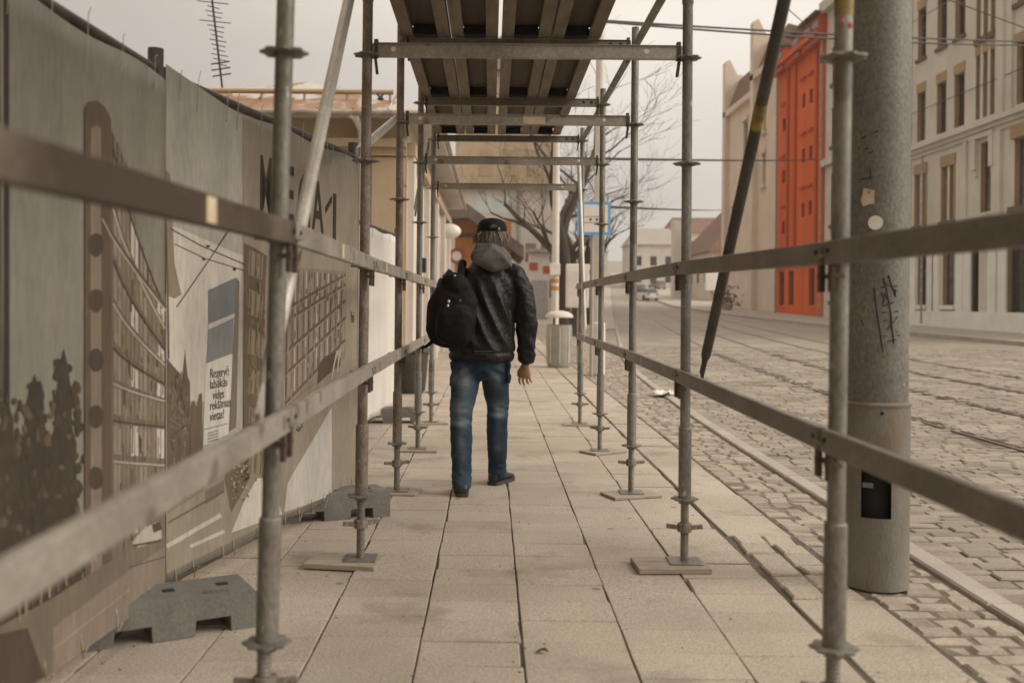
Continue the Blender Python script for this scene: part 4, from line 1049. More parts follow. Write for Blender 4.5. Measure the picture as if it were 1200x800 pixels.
# ------------------------------------------------------------------ BUILDINGS
def facade(root, mp, W, H, openings, wall, reveal, depth=.3, frame=None, extras=None, body=6.0, mats=None, z0=0.0, roofed=True):
    """wall with real openings; mp(s,z,d) gives a point, d is inwards"""
    frame = frame or M['frame']
    ss = sorted({0.0, W} | {round(o[0],3) for o in openings} | {round(o[1],3) for o in openings})
    zs = sorted({z0, H} | {round(o[2],3) for o in openings} | {round(o[3],3) for o in openings})
    mb = MB()
    def quad(a,b,c,d,mi=0): mb.add([a,b,c,d], [(0,1,2,3)], mi)
    for i in range(len(ss)-1):
        for j_ in range(len(zs)-1):
            sm, zm = (ss[i]+ss[i+1])/2, (zs[j_]+zs[j_+1])/2
            if any(o[0] < sm < o[1] and o[2] < zm < o[3] for o in openings): continue
            quad(mp(ss[i],zs[j_],0), mp(ss[i+1],zs[j_],0), mp(ss[i+1],zs[j_+1],0), mp(ss[i],zs[j_+1],0))
    for o in openings:
        a,b,c,d = o[:4]
        for (s0,zz0,s1,zz1) in ((a,c,a,d),(b,c,b,d),(a,c,b,c),(a,d,b,d)):
            quad(mp(s0,zz0,0), mp(s1,zz1,0), mp(s1,zz1,depth), mp(s0,zz0,depth), 1)
    # sides, back and roof of the block
    for s in (0, W): quad(mp(s,z0,0), mp(s,z0,body), mp(s,H,body), mp(s,H,0))
    quad(mp(0,z0,body), mp(W,z0,body), mp(W,H,body), mp(0,H,body))
    if roofed: quad(mp(0,H,0), mp(W,H,0), mp(W,H,body), mp(0,H,body))
    for e in (extras or []):
        s0,s1,zz0,zz1,pr,mi = e
        c8 = [mp(s0,zz0,-pr),mp(s1,zz0,-pr),mp(s1,zz0,.02),mp(s0,zz0,.02),mp(s0,zz1,-pr),mp(s1,zz1,-pr),mp(s1,zz1,.02),mp(s0,zz1,.02)]
        mb.hexa(c8, mi)
    mb.build('wall', [wall, reveal] + (mats or []), root, fix=False)
    for o in openings:
        a,b,c,d = o[:4]; typ = o[4] if len(o) > 4 else 'w'
        f = MB(); t = .07; dd = depth - .06
        def bx(s0,s1,q0,q1,d0,d1,mi=0):
            f.hexa([mp(s0,q0,d0),mp(s1,q0,d0),mp(s1,q0,d1),mp(s0,q0,d1),mp(s0,q1,d0),mp(s1,q1,d0),mp(s1,q1,d1),mp(s0,q1,d1)], mi)
        bx(a,a+t,c,d,dd-.05,dd+.05); bx(b-t,b,c,d,dd-.05,dd+.05); bx(a+t,b-t,c,c+t,dd-.05,dd+.05); bx(a+t,b-t,d-t,d,dd-.05,dd+.05)
        if typ == 'w' or typ == 'c':
            bx((a+b)/2-.03,(a+b)/2+.03,c+t,d-t,dd-.04,dd+.04); zz = c + (d-c)*.66; bx(a+t,(a+b)/2-.03,zz-.035,zz+.035,dd-.04,dd+.04); bx((a+b)/2+.03,b-t,zz-.035,zz+.035,dd-.04,dd+.04)
        fo = f.build('door' if typ == 'd' else 'window', frame if typ != 'd' else M['frame'], root)
        pm = MB(); q = [mp(a+t,c+t,dd+.01),mp(b-t,c+t,dd+.01),mp(b-t,d-t,dd+.01),mp(a+t,d-t,dd+.01)]
        pm.add(q, [(0,1,2,3)]); pm.build('pane', M['glassl'] if typ == 'c' or (typ == 'w' and rnd.random() < .4) else M['glass'], fo)
FX = 22.5
def Yof(u, X=FX): return X*F/(u-VU)
# --- grey tenement on the far side of the road
Y1, Y0 = 53.4, 33.0
z0 = g(Y1)+.1
r1 = empty('tenement', (FX, (Y1+Y0)/2, z0), 'grey beige tenement with ochre window reveals across the road', 'building')
mp1 = lambda s, z, d: (FX + d, Y1 - s, z)
ops = []; ex = []
def zof(u, v):
    Y = Yof(u); return P(u, v, Y).z
for u, w in ((1077.5,1.0),(1101,1.05),(1122,1.05)):
    s = Y1 - Yof(u)
    ops += [(s-w/2,s+w/2,14.3,16.9,'w'),(s-w/2,s+w/2,9.95,12.5,'w'),(s-w/2,s+w/2,18.4,20.6,'w')]
    ex += [(s-w/2-.1,s+w/2+.1,14.12,14.29,.12,2),(s-w/2-.06,s+w/2+.06,12.51,13.0,.03,3),(s-w/2-.06,s+w/2+.06,16.91,17.4,.03,3)]
for u, w in ((1078,1.25),(1110,1.25)):
    s = Y1 - Yof(u); ops.append((s-w/2,s-.12,5.5,8.2,'c')); ops.append((s+.12,s+w/2,5.5,8.2,'c'))
    ex += [(s-w/2-.15,s+w/2+.15,5.2,5.49,.16,2),(s-w/2-.15,s+w/2+.15,8.21,8.75,.08,3),(s-w/2-.12,s-w/2-.01,5.5,8.2,.05,3),(s+w/2+.01,s+w/2+.12,5.5,8.2,.05,3),(s-w/2-.05,s+w/2+.05,4.6,5.19,.02,3)]
s = Y1 - Yof(1152); ops.append((s-.35,s+.6,5.6,8.8,'c')); ex += [(s-1.1,s+1.1,9.0,9.2,.22,0),(s-.9,s-.5,7.6,8.98,.22,0),(s+.75,s+1.1,7.6,8.98,.22,0)]
ex += [(s-.85,s-.55,7.3,7.6,.12,0),(s+.8,s+1.05,7.3,7.6,.12,0)]
ex += [(s-1.3,s+.9,4.35,5.3,.35,0),(s-1.45,s+1.05,5.3,5.45,.5,0)]
for du in (1143.5,1152,1160.5):
    s = Y1 - Yof(du); ops += [(s-.20,s+.20,13.7,17.2,'s'),(s-.20,s+.20,9.95,12.9,'s')]
    ex.append((s-.26,s+.26,13.4,13.69,.12,2)); ex.append((s-.24,s+.24,12.91,13.38,.03,3))
for u in (1202, 1245, 1270, 1300):
    s = Y1 - Yof(u); ops += [(s-.9,s+.9,14.3,16.9,'w'),(s-.9,s+.9,9.95,12.6,'w'),(s-1.0,s+1.0,5.6,8.5,'c')]
    ex += [(s-1.1,s+1.1,14.1,14.29,.15,2),(s-1.25,s+1.25,5.3,5.59,.18,2),(s-1.2,s+1.2,8.51,9.1,.12,3),(s-1.05,s+1.05,12.61,13.0,.05,3),(s-1.1,s+1.1,4.5,5.28,.03,3)]
W1 = Y1 - Y0
for du, w, a, b, tp in ((1080,1.0,1.35,4.0,'w'),(1111,1.2,1.35,4.1,'w'),(1141,.9,.55,4.3,'d'),(1196,2.4,.55,4.3,'s'),(1250,1.4,1.3,4.0,'w')):
    s = Y1 - Yof(du); ops.append((s-w/2,s+w/2,a,b,tp)); 
    if tp == 'w': ex.append((s-w/2-.15,s+w/2+.15,a-.2,a-.01,.14,4))
ops = [o for o in ops if o[0] > .05 and o[1] < W1-.05]
# cornices, string courses, pale ground floor piers, bay strip
ex += [(0,W1,9.30,9.5,.22,0),(0,W1,9.5,9.72,.38,0),(0,W1,9.1,9.29,.1,0),(0,W1,4.42,4.6,.10,4),(0,W1,z0-.2,.9+z0*.5,.10,4),(0,W1,21.2,21.8,.5,0)]
for du in (1070,1091,1097,1125,1134,1163,1175,1218):
    s = Y1 - Yof(du); ex.append((max(s-.35,.0),s+.35,.9,4.4,.07,4))
s0, s1 = Y1 - Yof(1128.5), Y1 - Yof(1132.5); ex.append((s0,s1,4.7,9.08,.10,0)); 
s0, s1 = Y1 - Yof(1167), Y1 - Yof(1186); ex.append((s0,s1,9.75,21.1,.14,0)); ex.append((s0+.4,s1-.5,9.76,21.0,.26,0))
s0, s1 = Y1 - Yof(1164), Y1 - Yof(1174); ex.append((s0,s1,4.7,9.08,.16,0))
facade(r1, mp1, W1, 21.8, ops, M['greywall'], M['trim'], .34, M['frame'], ex, 12, [M['trimd'], M['trim'], M['lowwall']], z0=0)
# --- narrow white townhouse
Y2 = Yof(966)
r2 = empty('townhouse', (FX, (Y1+Y2)/2, g(60)), 'narrow white townhouse between the orange house and the grey tenement', 'building')
mp2 = lambda s, z, d: (FX - .05 + d, Y2 - s, z)
ops, ex = [], []
W2 = Y2 - Y1 - .02
for s in (2.0, 6.0, 10.3):
    for a, b in ((15.9,18.2),(11.8,14.2),(6.6,9.9),(1.6,4.3)):
        ops.append((s-.6,s+.6,a,b,'w')); ex += [(s-.8,s+.8,a-.25,a-.01,.15,2),(s-.75,s+.75,b+.01,b+.5,.12,3)]
ex += [(0,W2,10.6,11.1,.3,0),(0,W2,5.0,5.3,.2,0),(0,W2,20.9,21.6,.5,0)]
facade(r2, mp2, W2, 22.6, ops, M['pale'], M['trim'], .3, M['frame'], ex, 12, [M['trimd'], M['pale']], z0=0)
# --- orange house
Y3 = Yof(908)
r3 = empty('orange_house', (FX, (Y2+Y3)/2, g(72)), 'tall bright orange house with small dark windows', 'building')
mp3 = lambda s, z, d: (FX + .05 + d, Y3 - s, z)
W3 = Y3 - Y2 - .02
ops, ex = [], []
for u, w in ((916.5,.9),(939,.7),(947.5,.7)):
    s = Y3 - Yof(u)
    for a, b in ((15.6,16.6),(11.6,12.6),(7.7,8.7)):
        dz = -.9 if u < 920 else 0
        ops.append((s-w/2,s+w/2,a+dz,b+dz,'s')); ex.append((s-w/2-.15,s+w/2+.15,b+dz+1.0,b+dz+1.2,.18,2))
for u in (915,926,950): 
    s = Y3 - Yof(u); ops.append((s-.6,s+.6,1.3,3.9,'d'))
for u in (921.5,930,955,962.5):
    s = Y3 - Yof(u); ex.append((s-.22,s+.22,4.6,19.2,.16,2))
ex += [(0,W3,4.3,4.55,.2,2),(0,W3,19.25,19.6,.45,0),(0,W3,19.6,19.95,.8,0),(W3-1.0,W3-.02,4.6,19.2,.20,0)]
ops = [o for o in ops if o[0] > .05 and o[1] < W3-.05]
facade(r3, mp3, W3, 20.0, ops, M['orange'], M['oranged'], .35, M['frame'], ex, 11, [M['oranged']], z0=0)
mb = MB(); mb.add([mp3(-.0,20.0,-.8),mp3(W3,20.0,-.8),mp3(W3,21.0,5),mp3(0,21.0,5),mp3(W3,20.0,11),mp3(0,20.0,11)],[(0,1,2,3),(3,2,4,5),(1,4,2),(0,3,5)])
mb.build('roof', M['gutter'], r3)
for u in (919,938,952,962):
    s = Y3 - Yof(u); mb = MB(); c8 = [mp3(s-.9,19.2,-.6),mp3(s+.9,19.2,-.6),mp3(s+.9,19.2,3),mp3(s-.9,19.2,3),mp3(s-.9,20.9,-.6),mp3(s+.9,20.9,-.6),mp3(s+.9,20.9,3),mp3(s-.9,20.9,3)]; mb.hexa(c8)
    do = mb.build('dormer', M['oranged'], r3)
    mb = MB(); c8 = [mp3(s-.65,19.4,-.63),mp3(s+.65,19.4,-.63),mp3(s+.65,19.4,-.61),mp3(s-.65,19.4,-.61),mp3(s-.65,20.6,-.63),mp3(s+.65,20.6,-.63),mp3(s+.65,20.6,-.61),mp3(s-.65,20.6,-.61)]; mb.hexa(c8); mb.build('window', M['glass'], do)
    mb = MB(); c8 = [mp3(s-1.1,20.91,-1.0),mp3(s+1.1,20.91,-1.0),mp3(s+1.1,20.91,3.2),mp3(s-1.1,20.91,3.2),mp3(s-1.1,21.08,-1.0),mp3(s+1.1,21.08,-1.0),mp3(s+1.1,21.08,3.2),mp3(s-1.1,21.08,3.2)]; mb.hexa(c8); mb.build('dormer_roof', M['frame'], do)
for u in (913,965.5):
    s = Y3 - Yof(u); mb = MB(); mb.tube(mp3(s,.3,-.35), mp3(s,19.2,-.35), .08, 8); mb.build('downpipe', M['gutter'], r3, 40)
mb = MB(); s = Y1 - Yof(1091); mb.tube(mp1(s,.4,-.5), mp1(s,9.0,-.5), .06, 8); mb.build('downpipe', M['gutter'], r1, 40)
# --- two pinkish houses with brown roofs and fire walls
def gable_house(ya, yb, ez, rz, label, openings, seed):
    root = empty('plastered_house', (FX, (ya+yb)/2, g((ya+yb)/2)), label, 'building')
    W_ = ya - yb; mpx = lambda s, z, d: (FX + d, ya - s, z)
    ex = [(0,W_,ez-.5,ez,.45,0),(0,W_,4.6,4.9,.2,0),(0,.5,0,ez-.5,.12,2)]
    for o in openings: ex.append((o[0]-.2,o[1]+.2,o[3]+.02,o[3]+.4,.2,0)); ex.append((o[0]-.2,o[1]+.2,o[2]-.25,o[2]-.02,.25,0))
    facade(root, mpx, W_, ez, openings, M['pinkish'], M['pale'], .3, M['wframe'], ex, 11, [M['tanwall']], z0=0)
    mb = MB(); mb.add([mpx(1.0,ez,-.2),mpx(W_,ez,-.2),mpx(W_,rz,.9),mpx(1.0,rz,.9),mpx(W_,ez,11),mpx(1.0,ez,11)],[(0,1,2,3),(3,2,4,5),(1,4,2),(0,3,5)])
    mb.build('roof', M['roofbrown'], root)
    mb = MB(); pts = [mpx(0,0,-.45),mpx(0,rz+1.7,-.45),mpx(0,rz+1.9,.0),mpx(0,rz+.5,.7),mpx(0,rz+.3,2.2),mpx(0,0,2.2)]
    mb.prism(pts, Vector(mpx(1.0,0,0))-Vector(mpx(0,0,0))); mb.build('fire_wall', M['pinkish'], root)
    return root, mpx
Y4, Y5 = Yof(882.5), Yof(850)
q1, mpa = gable_house(Y4, Y3+.02, 20.9, 23.6, 'pinkish plaster house with brown roof next to the orange house', [(2.6,3.5,15.6,18.2,'w'),(2.6,3.5,11.2,13.8,'w')], 1)
q2, mpb = gable_house(Y5, Y4+.02, 19.6, 22.6, 'pinkish plaster house with grey bay at the end of the terrace', [(6.3,7.8,11.8,17.6,'c'),(2.4,3.3,8.0,10.4,'w')], 2)
# --- brown-roofed house farther on
hx, hy = 25.5, 124
r5 = empty('roofed_house', (hx,hy,g(hy)), 'distant house with big brown tiled roof and white gable', 'building')
zb = g(hy)
mb = MB(); mb.box(hx,hx+11,hy-9,hy+9,zb-2,zb+5.5); mb.build('wall', M['pinkish'], r5)
mb = MB(); mb.add([(hx-.6,hy-9.6,zb+5.5),(hx+11.6,hy-9.6,zb+5.5),(hx+11.6,hy+9.6,zb+5.5),(hx-.6,hy+9.6,zb+5.5),(hx+5.5,hy-5,zb+12.5),(hx+5.5,hy+6,zb+12.5)],[(0,1,4),(1,2,5,4),(2,3,5),(3,0,4,5),(0,3,2,1)]); ro = mb.build('roof', M['roofbrown'], r5)
mb = MB(); mb.box(hx+4,hx+5.4,hy-1,hy+.4,zb+9,zb+13.6); mb.build('chimney', M['pale'], ro)
mb = MB(); mb.prism([(hx-.8,hy-9,zb+1),(hx+6.5,hy-9,zb+1),(hx+6.5,hy-9,zb+8.0),(hx+2.5,hy-9,zb+5.0),(hx-.8,hy-9,zb+3.2)],(0,-.8,0)); mb.build('gable', M['lowwall'], r5)
for q in range(4):
    mb = MB(); mb.box(hx-.03,hx-.005,hy-6+q*4,hy-4.8+q*4,zb+2,zb+4); mb.build('window', M['glass'], r5)
mb = MB(); mb.box(hx-2.2,hx-.65,hy+3,hy+5,zb-1,zb+10); mb.build('stair_tower', M['greywall'], r5)
# --- far pale blocks
for i, (x0,x1,y0,h,m,lb) in enumerate(((24,33,172,7.5,'pale','low pale block far down the road beside the brown roof'),(33,46,185,10,'pinkish','broad pinkish block far down the road'),(17,24,205,6.5,'greywall','small grey block closing the end of the road'),(9,16,190,7.5,'ochre','ochre block half hidden by distant trees'),(-4,8,215,9,'pale','wide pale block at the very end of the street'))):
    zb = g(y0); rt = empty('distant_house', ((x0+x1)/2,y0+5,zb), lb, 'building', 'pale buildings at the end of the road')
    mb = MB(); mb.box(x0,x1,y0,y0+10,zb-3,zb+h); mb.build('wall', M[m], rt)
    xm = (x0+x1)/2
    mb = MB(); mb.add([(x0-.4,y0-.4,zb+h),(x1+.4,y0-.4,zb+h),(x1+.4,y0+10.4,zb+h),(x0-.4,y0+10.4,zb+h),(x0+1.5,y0+5,zb+h+3.2),(x1-1.5,y0+5,zb+h+3.2)],[(0,1,5,4),(1,2,5),(2,3,4,5),(3,0,4),(0,3,2,1)]); mb.build('roof', M['roofbrown'] if i % 2 else M['gutter'], rt)
    for fx in range(int((x1-x0)/2.6)):
        for fz in range(int(h/3)):
            mb = MB(); xx = x0+.9+fx*2.6; zz = zb+1+fz*2.9; mb.box(xx,xx+1.1,y0-.03,y0-.005,zz,zz+1.6); mb.build('window', M['glass'], rt)
shade_block = empty('tenement', (-4.4, -7, 0), 'added brown tenement, out of view, shading the hoarding at the near end', 'building')  # unseen building added to block sky light from the near fence side
mp_shade = lambda s, z, d: (-4.4 - d, -22 + s, z)
facade(shade_block, mp_shade, 29.2, 15, [(2+k*3.6, 3.2+k*3.6, 1.2+q*4, 3.4+q*4, 'w') for k in range(8) for q in range(3)], M['ochre'], M['trim'], .25, M['wframe'], [(0,29.2,4.4,4.6,.15,0),(0,29.2,14.4,14.8,.4,0)], 8)
# --- ochre pavilion with rusty roof beside the pavement
PXl, PXr, PY0, PY1 = -6.5, -1.28, 15.0, 29.0
r6 = empty('pavilion', ((PXl+PXr)/2, PY0, 0), 'low ochre pavilion with rusty sheet roof behind the fence', 'building')
ez = 4.05
mpf = lambda s, z, d: (PXl + s, PY0 + d, z)
Wf = PXr - PXl
facade(r6, mpf, Wf, ez, [(1.0,2.0,1.0,3.0,'w')], M['tanwall'], M['ochre'], .2, M['wframe'], [(0,Wf,ez-.62,ez-.50,.10,2),(0,Wf,ez-.5,ez-.38,.2,2),(0,Wf,ez-1.05,ez-.98,.05,2),(Wf-.52,Wf-.04,0,ez-.64,.06,2),(Wf-1.5,Wf-1.2,0,ez-.64,.06,2),(0,Wf,0,.6,.06,2)], PY1-PY0, [M['tanwall']], roofed=False)
mps = lambda s, z, d: (PXr - d + .004, PY0 + .03 + s, z)
facade(r6, mps, PY1-PY0-.05, ez, [(2.0,3.0,.9,2.9,'w'),(5.0,6.0,.9,2.9,'w'),(8.0,9.2,.1,2.5,'d'),(11.0,12.0,.9,2.9,'w')], M['pale'], M['ochre'], .2, M['wframe'], [(0,PY1-PY0-.05,ez-.6,ez-.4,.12,2)] + [(s,s+.5,0,ez-.6,.10,0) for s in (.05,3.8,6.8,10,13.4)], .4, [M['tanwall']], roofed=False)
mb = MB(); e = .45; zt = 5.0
mb.add([(PXl-e,PY0-e,ez-.02),(PXr+e,PY0-e,ez-.02),(PXr+e,PY1+e,ez-.02),(PXl-e,PY1+e,ez-.02),((PXl+PXr)/2+.7,PY0+2.1,zt),((PXl+PXr)/2+.7,PY1-2.4,zt)],[(0,1,4),(1,2,5,4),(2,3,5),(3,0,4,5)])
mb.box(PXl-e+.01,PXr+e-.01,PY0-e+.01,PY1+e-.01,ez-.06,ez-.024,1)
for k in range(11):   # standing seams of the sheet roof
    x = PXl + .3 + k*.52; t = max(0, min(1, 1 - abs(x - ((PXl+PXr)/2+.7)) / ((PXr-PXl)/2+1.2)))
    mb.bar((x,PY0-e,ez), (x,PY0-e+(2.1+e)*t,ez+.01+(zt-ez)*t), .02, .035)
ro = mb.build('roof', [M['roofrust'], M['pale']], r6)
mb = MB(); mb.tube((PXl-e,PY0-e-.06,ez-.06),(PXr+e,PY0-e-.06,ez-.06),.045,12); mb.tube((PXr+e+.06,PY0-e,ez-.06),(PXr+e+.06,PY1+e,ez-.06),.045,12); mb.build('gutter', M['gutter'], r6, 40)
mb = MB(); mb.tube((PXl,PY0+.35,ez+.42),(PXr-.25,PY0+.35,ez+.42),.04,10)
for k in range(8): mb.tube((PXl+.3+k*.66,PY0+.35,ez+.42),(PXl+.3+k*.66,PY0+.35,ez+.15),.02,8)
mb.build('snow_guard', M['ochre'], ro, 40)
c0 = P(428,133,15); 
mb = MB(); xx = P(424,150,15).x
mb.sweep([(xx-.12,PY0-.5,ez-.08),(xx-.05,PY0-.42,ez-.10),(xx+.02,PY0-.2,ez-.25),(xx+.02,PY0-.12,ez-.6),(xx+.02,PY0-.12,.2)],.055,12); mb.build('downpipe', M['offwhite'], r6, 40)
mb = MB(); mb.box(PXr+.02,PXr+.16,17.0,17.25,1.75,2.0); mb.build('meter_box', M['black'], r6)
# oval lamp on the pavilion corner
c = P(526,271,27)
LP = empty('wall_lamp', (PXr,27,c.z), 'white oval lamp on a bracket at the pavilion wall', 'lamp')
mb = MB(); mb.ellipsoid(c,(.33,.20,.21),24,16); mb.build('lamp_shade', M['lamp'], LP, 60)
mb = MB(); mb.tube((PXr-.02,27,c.z+.26),(c.x,27,c.z+.26),.025,8); mb.tube((c.x,27,c.z+.26),(c.x,27,c.z+.18),.025,8); mb.build('lamp_bracket', M['fencetube'], LP, 40)
# antenna on the roof
ab = P(262,97,16.6); at_ = P(246,-22,16.6)
A_ = empty('roof_antenna', ab, 'thin leaning television antenna mast on the rusty roof', 'antenna')
mb = MB(); mb.tube(ab - Vector((0,0,.25)), at_, .018, 8); mb.build('mast', M['cable'], A_)
mb = MB(); dv = (at_-ab)
for k in range(17):
    p_ = ab + dv*(.18 + .8*k/17); w = .10 + .02*(k%3) if k not in (9,13) else .26
    mb.tube(p_ - Vector((w,0,-.02)), p_ + Vector((w,0,-.03)), .008, 6)
for k in range(3): p_ = ab + dv*(.06+.06*k); mb.tube(p_ - Vector((.17,0,.0)), p_ + Vector((.14,.0,.05)), .012, 6)
mb.build('element', M['cable'], A_)
# kiosk with broad roof
ky = 46; kz = g(ky)
K_ = empty('kiosk', (-.4,ky,kz), 'orange boarded kiosk under a broad dark sloping roof', 'kiosk')
l, r_ = P(528,300,ky).x, P(604,300,ky).x
mb = MB(); mb.box(l+.2,r_-.2,ky,ky+5,kz-.1,P(540,258,ky).z); mb.build('kiosk_wall', M['wood'], K_)
mb = MB(); za, zb_ = P(520,238,ky).z, P(612,290,ky).z
mb.prism([(l-.9,ky-1.2,za-.9),(l-.9,ky-1.2,za),(l+.8,ky-1.2,za-.15),(r_+.35,ky-1.2,zb_),(r_+.35,ky-1.2,zb_-.55),(l+.8,ky-1.2,za-.75)],(0,7,0)); mb.build('kiosk_roof', M['darkroof'], K_)
mb = MB(); zz = P(540,276,ky).z; mb.box(l+.25,r_-.3,ky-.06,ky-.005,zz-.08,zz+.08); mb.build('kiosk_shutter', [M['frame'], M['redsign']], K_)
c = P(535,300,ky-.1); mb = MB(); mb.tube((c.x,ky-.12,c.z),(c.x,ky-.07,c.z),.36,20); mb.tube((c.x,ky-.14,c.z),(c.x,ky-.121,c.z),.22,20,1); mb.build('round_sign', [M['redsign'], M['signwhite']], K_, 40)
# pale gable building closing the pavement view
by = 75; bz = g(by)
G_ = empty('gable_building', (0,by,bz), 'tall building with ochre upper wall and pale base behind the kiosk', 'building')
xl, xr = P(492,300,by).x, P(652,300,by).x
zs_ = P(580,222,by).z
mb = MB(); mb.box(xl,xr,by,by+12,bz-.5,zs_); mb.build('wall', M['pale'], G_)
mb = MB(); mb.box(xl+2.6,xr-.4,by+.3,by+12,zs_+.004,zs_+9); mb.build('upper_wall', M['tanwall'], G_)
mb = MB(); mb.box(xl-.3,xr+.3,by-.35,by+.2,zs_+.006,zs_+.3); mb.build('cornice', M['ochre'], G_)
mb = MB(); mb.add([(xl+2.2,by-.2,zs_+9),(xr,by-.2,zs_+9),(xr,by+12,zs_+9),(xl+2.2,by+12,zs_+9),((xl+xr)/2+1,by+5,zs_+13)],[(0,1,4),(1,2,4),(2,3,4),(3,0,4),(0,3,2,1)]); mb.build('roof', M['darkroof'], G_)
mb = MB(); a_, b_ = P(558,250,by), P(602,224,by); mb.box(a_.x,b_.x,by-.03,by-.004,a_.z,b_.z-.4); mb.build('mural', M['mural'], G_)
mb = MB(); x_ = P(607,300,by).x; mb.tube((x_,by-.15,bz),(x_,by-.15,zs_),.12,10); mb.build('downpipe', M['gutter'], G_, 40)
for u in (575,592,622,640):
    for v in (296,338):
        a_ = P(u,v,by); mb = MB(); mb.box(a_.x-.4,a_.x+.4,by-.03,by-.004,a_.z-.7,a_.z+.7); mb.build('window', M['glassl'], G_)
for u, v in ((570,190),(600,190),(625,190)):
    a_ = P(u,v,by); mb = MB(); mb.box(a_.x-.5,a_.x+.5,by+.27,by+.296,a_.z-1,a_.z+1); mb.build('window', M['ochre'], G_)
# white booth with orange marks
wy = 60; wz = g(wy); a_, b_ = P(620,366,wy), P(644,296,wy)
Wb = empty('white_booth', ((a_.x+b_.x)/2,wy,wz), 'white booth with orange signs beyond the litter bin', 'booth')
mb = MB(); mb.box(a_.x,b_.x,wy,wy+2,wz-.1,b_.z); mb.build('booth_wall', M['pale'], Wb, bevel=.04)
mb = MB(); mb.box(a_.x-.15,b_.x+.15,wy-.25,wy+2.2,b_.z+.002,b_.z+.2); mb.build('booth_roof', M['gutter'], Wb)
for u, v, w in ((625,312,.26),(642,316,.3)):
    c = P(u,v,wy); mb = MB(); mb.box(c.x-w,c.x+w,wy-.05,wy-.005,c.z-.22,c.z+.22); mb.build('orange_sign', M['redsign'], Wb)
mb = MB(); c = P(632,340,wy); mb.box(c.x-.5,c.x+.5,wy-.03,wy-.004,wz+.05,c.z+.6); mb.build('booth_door', M['bin'], Wb)
# planter and crate near the pavilion wall
c = P(486,410,14); 
pt = empty('planter', (c.x,13.6,0), 'dark planter with green rim beside the pavilion', 'planter')
mb = MB(); mb.lathe((c.x-.02,13.6,0), [(.16,0),(.2,.05),(.24,.5),(.25,.55),(.22,.55)], 18); mb.build('pot', M['darktube'], pt, 40)
mb = MB(); mb.lathe((c.x-.02,13.6,.56), [(.26,0),(.27,.02),(.27,.06),(.2,.07)], 18); mb.build('pot_rim', M['green'], pt, 40)
# cars
def car(x, y, m, label, rot=0.0):
    z = g(y); root = empty('parked_car', (x,y,z), label, 'car', 'cars far down the road')
    M4 = Matrix.Translation((x,y,z)) @ Matrix.Rotation(rot,4,'Z')
    mb = MB()
    def sec(pts, hw0, hw1=None): return [M4 @ Vector((px_*1.0, yy, zz)) for px_, yy, zz in pts]
    ys = [-2.1,-2.0,-1.2,-.2,.9,1.5,2.05,2.15]; zt = [.55,.85,.92,.95,.95,.90,.80,.55]; hw = [.70,.82,.86,.87,.87,.86,.80,.68]
    mb.rings([[M4 @ Vector(q) for q in ((-h,yy,.28),(h,yy,.28),(h*1.01,yy,zz*.8),(h*.93,yy,zz),(-h*.93,yy,zz),(-h*1.01,yy,zz*.8))] for yy,zz,h in zip(ys,zt,hw)])
    bo = mb.build('car_body', m, root, 35)
    mb = MB(); rg = []
    for yy, zz, h in ((-1.85,.93,.72),(-1.35,1.38,.60),(-.2,1.46,.60),(.45,1.40,.58),(1.15,.95,.70)):
        rg.append([M4 @ Vector(q) for q in ((-h*1.08,yy,.9),(h*1.08,yy,.9),(h,yy,zz),(-h,yy,zz))])
    mb.rings(rg); mb.build('cabin', M['glass'], root, 35)
    mb = MB(); mb.rings([[M4 @ Vector(q) for q in ((-h,yy,zz-.05),(h,yy,zz-.05),(h*.96,yy,zz+.02),(-h*.96,yy,zz+.02))] for yy,zz,h in ((-1.3,1.40,.60),(-.2,1.47,.61),(.4,1.42,.59))]); mb.build('car_roof', m, root)
    for sx in (-1,1):
        for yy in (-1.3,1.3):
            mb = MB(); a = M4 @ Vector((sx*.70,yy,.32)); b2 = M4 @ Vector((sx*.88,yy,.32)); mb.tube(a,b2,.32,18); mb.build('wheel', M['tyre'], root, 40)
        mb = MB(); mb.box(sx*.55-.14,sx*.55+.14,-2.14,-2.05,.62,.78,0,M4); mb.build('rear_light', M['carred'], root)
c = P(757,345,118); car(c.x, 118, M['carwhite'], 'white car far down the road near the brown roofed house', .25)
c = P(746,343,140); car(c.x, 140, M['carred'], 'reddish car just beyond the white car down the road', .25)
c = P(770,343,165); car(c.x, 165, M['cargrey'], 'grey car far down the road past the white car', .2)
# potted shrub by the terrace
c = P(852,356,84); z = g(84)
sh = empty('brown_shrub', (c.x,84,z), 'reddish brown shrub in a tub by the pinkish house', 'shrub')
mb = MB()
for k in range(160):
    q_ = Vector((rnd.gauss(0,.5), rnd.gauss(0,.5), abs(rnd.gauss(.6,.5)))); d_ = Vector((rnd.gauss(0,1),rnd.gauss(0,1),rnd.gauss(.3,1))).normalized()*.16; e_ = d_.cross(Vector((rnd.random(),rnd.random(),1))).normalized()*.09
    b0 = Vector((c.x,84,z+.45)) + q_; mb.add([b0-d_,b0+e_,b0+d_,b0-e_],[(0,1,2,3)])
mb.build('foliage', mat('brown_leaves',(.16,.075,.045),(.10,.06,.035),3,.8), sh, fix=False)
mb = MB(); mb.lathe((c.x,84,z+.1), [(.4,0),(.5,.5),(.45,.5)], 14); mb.build('tub', M['bin'], sh, 40)
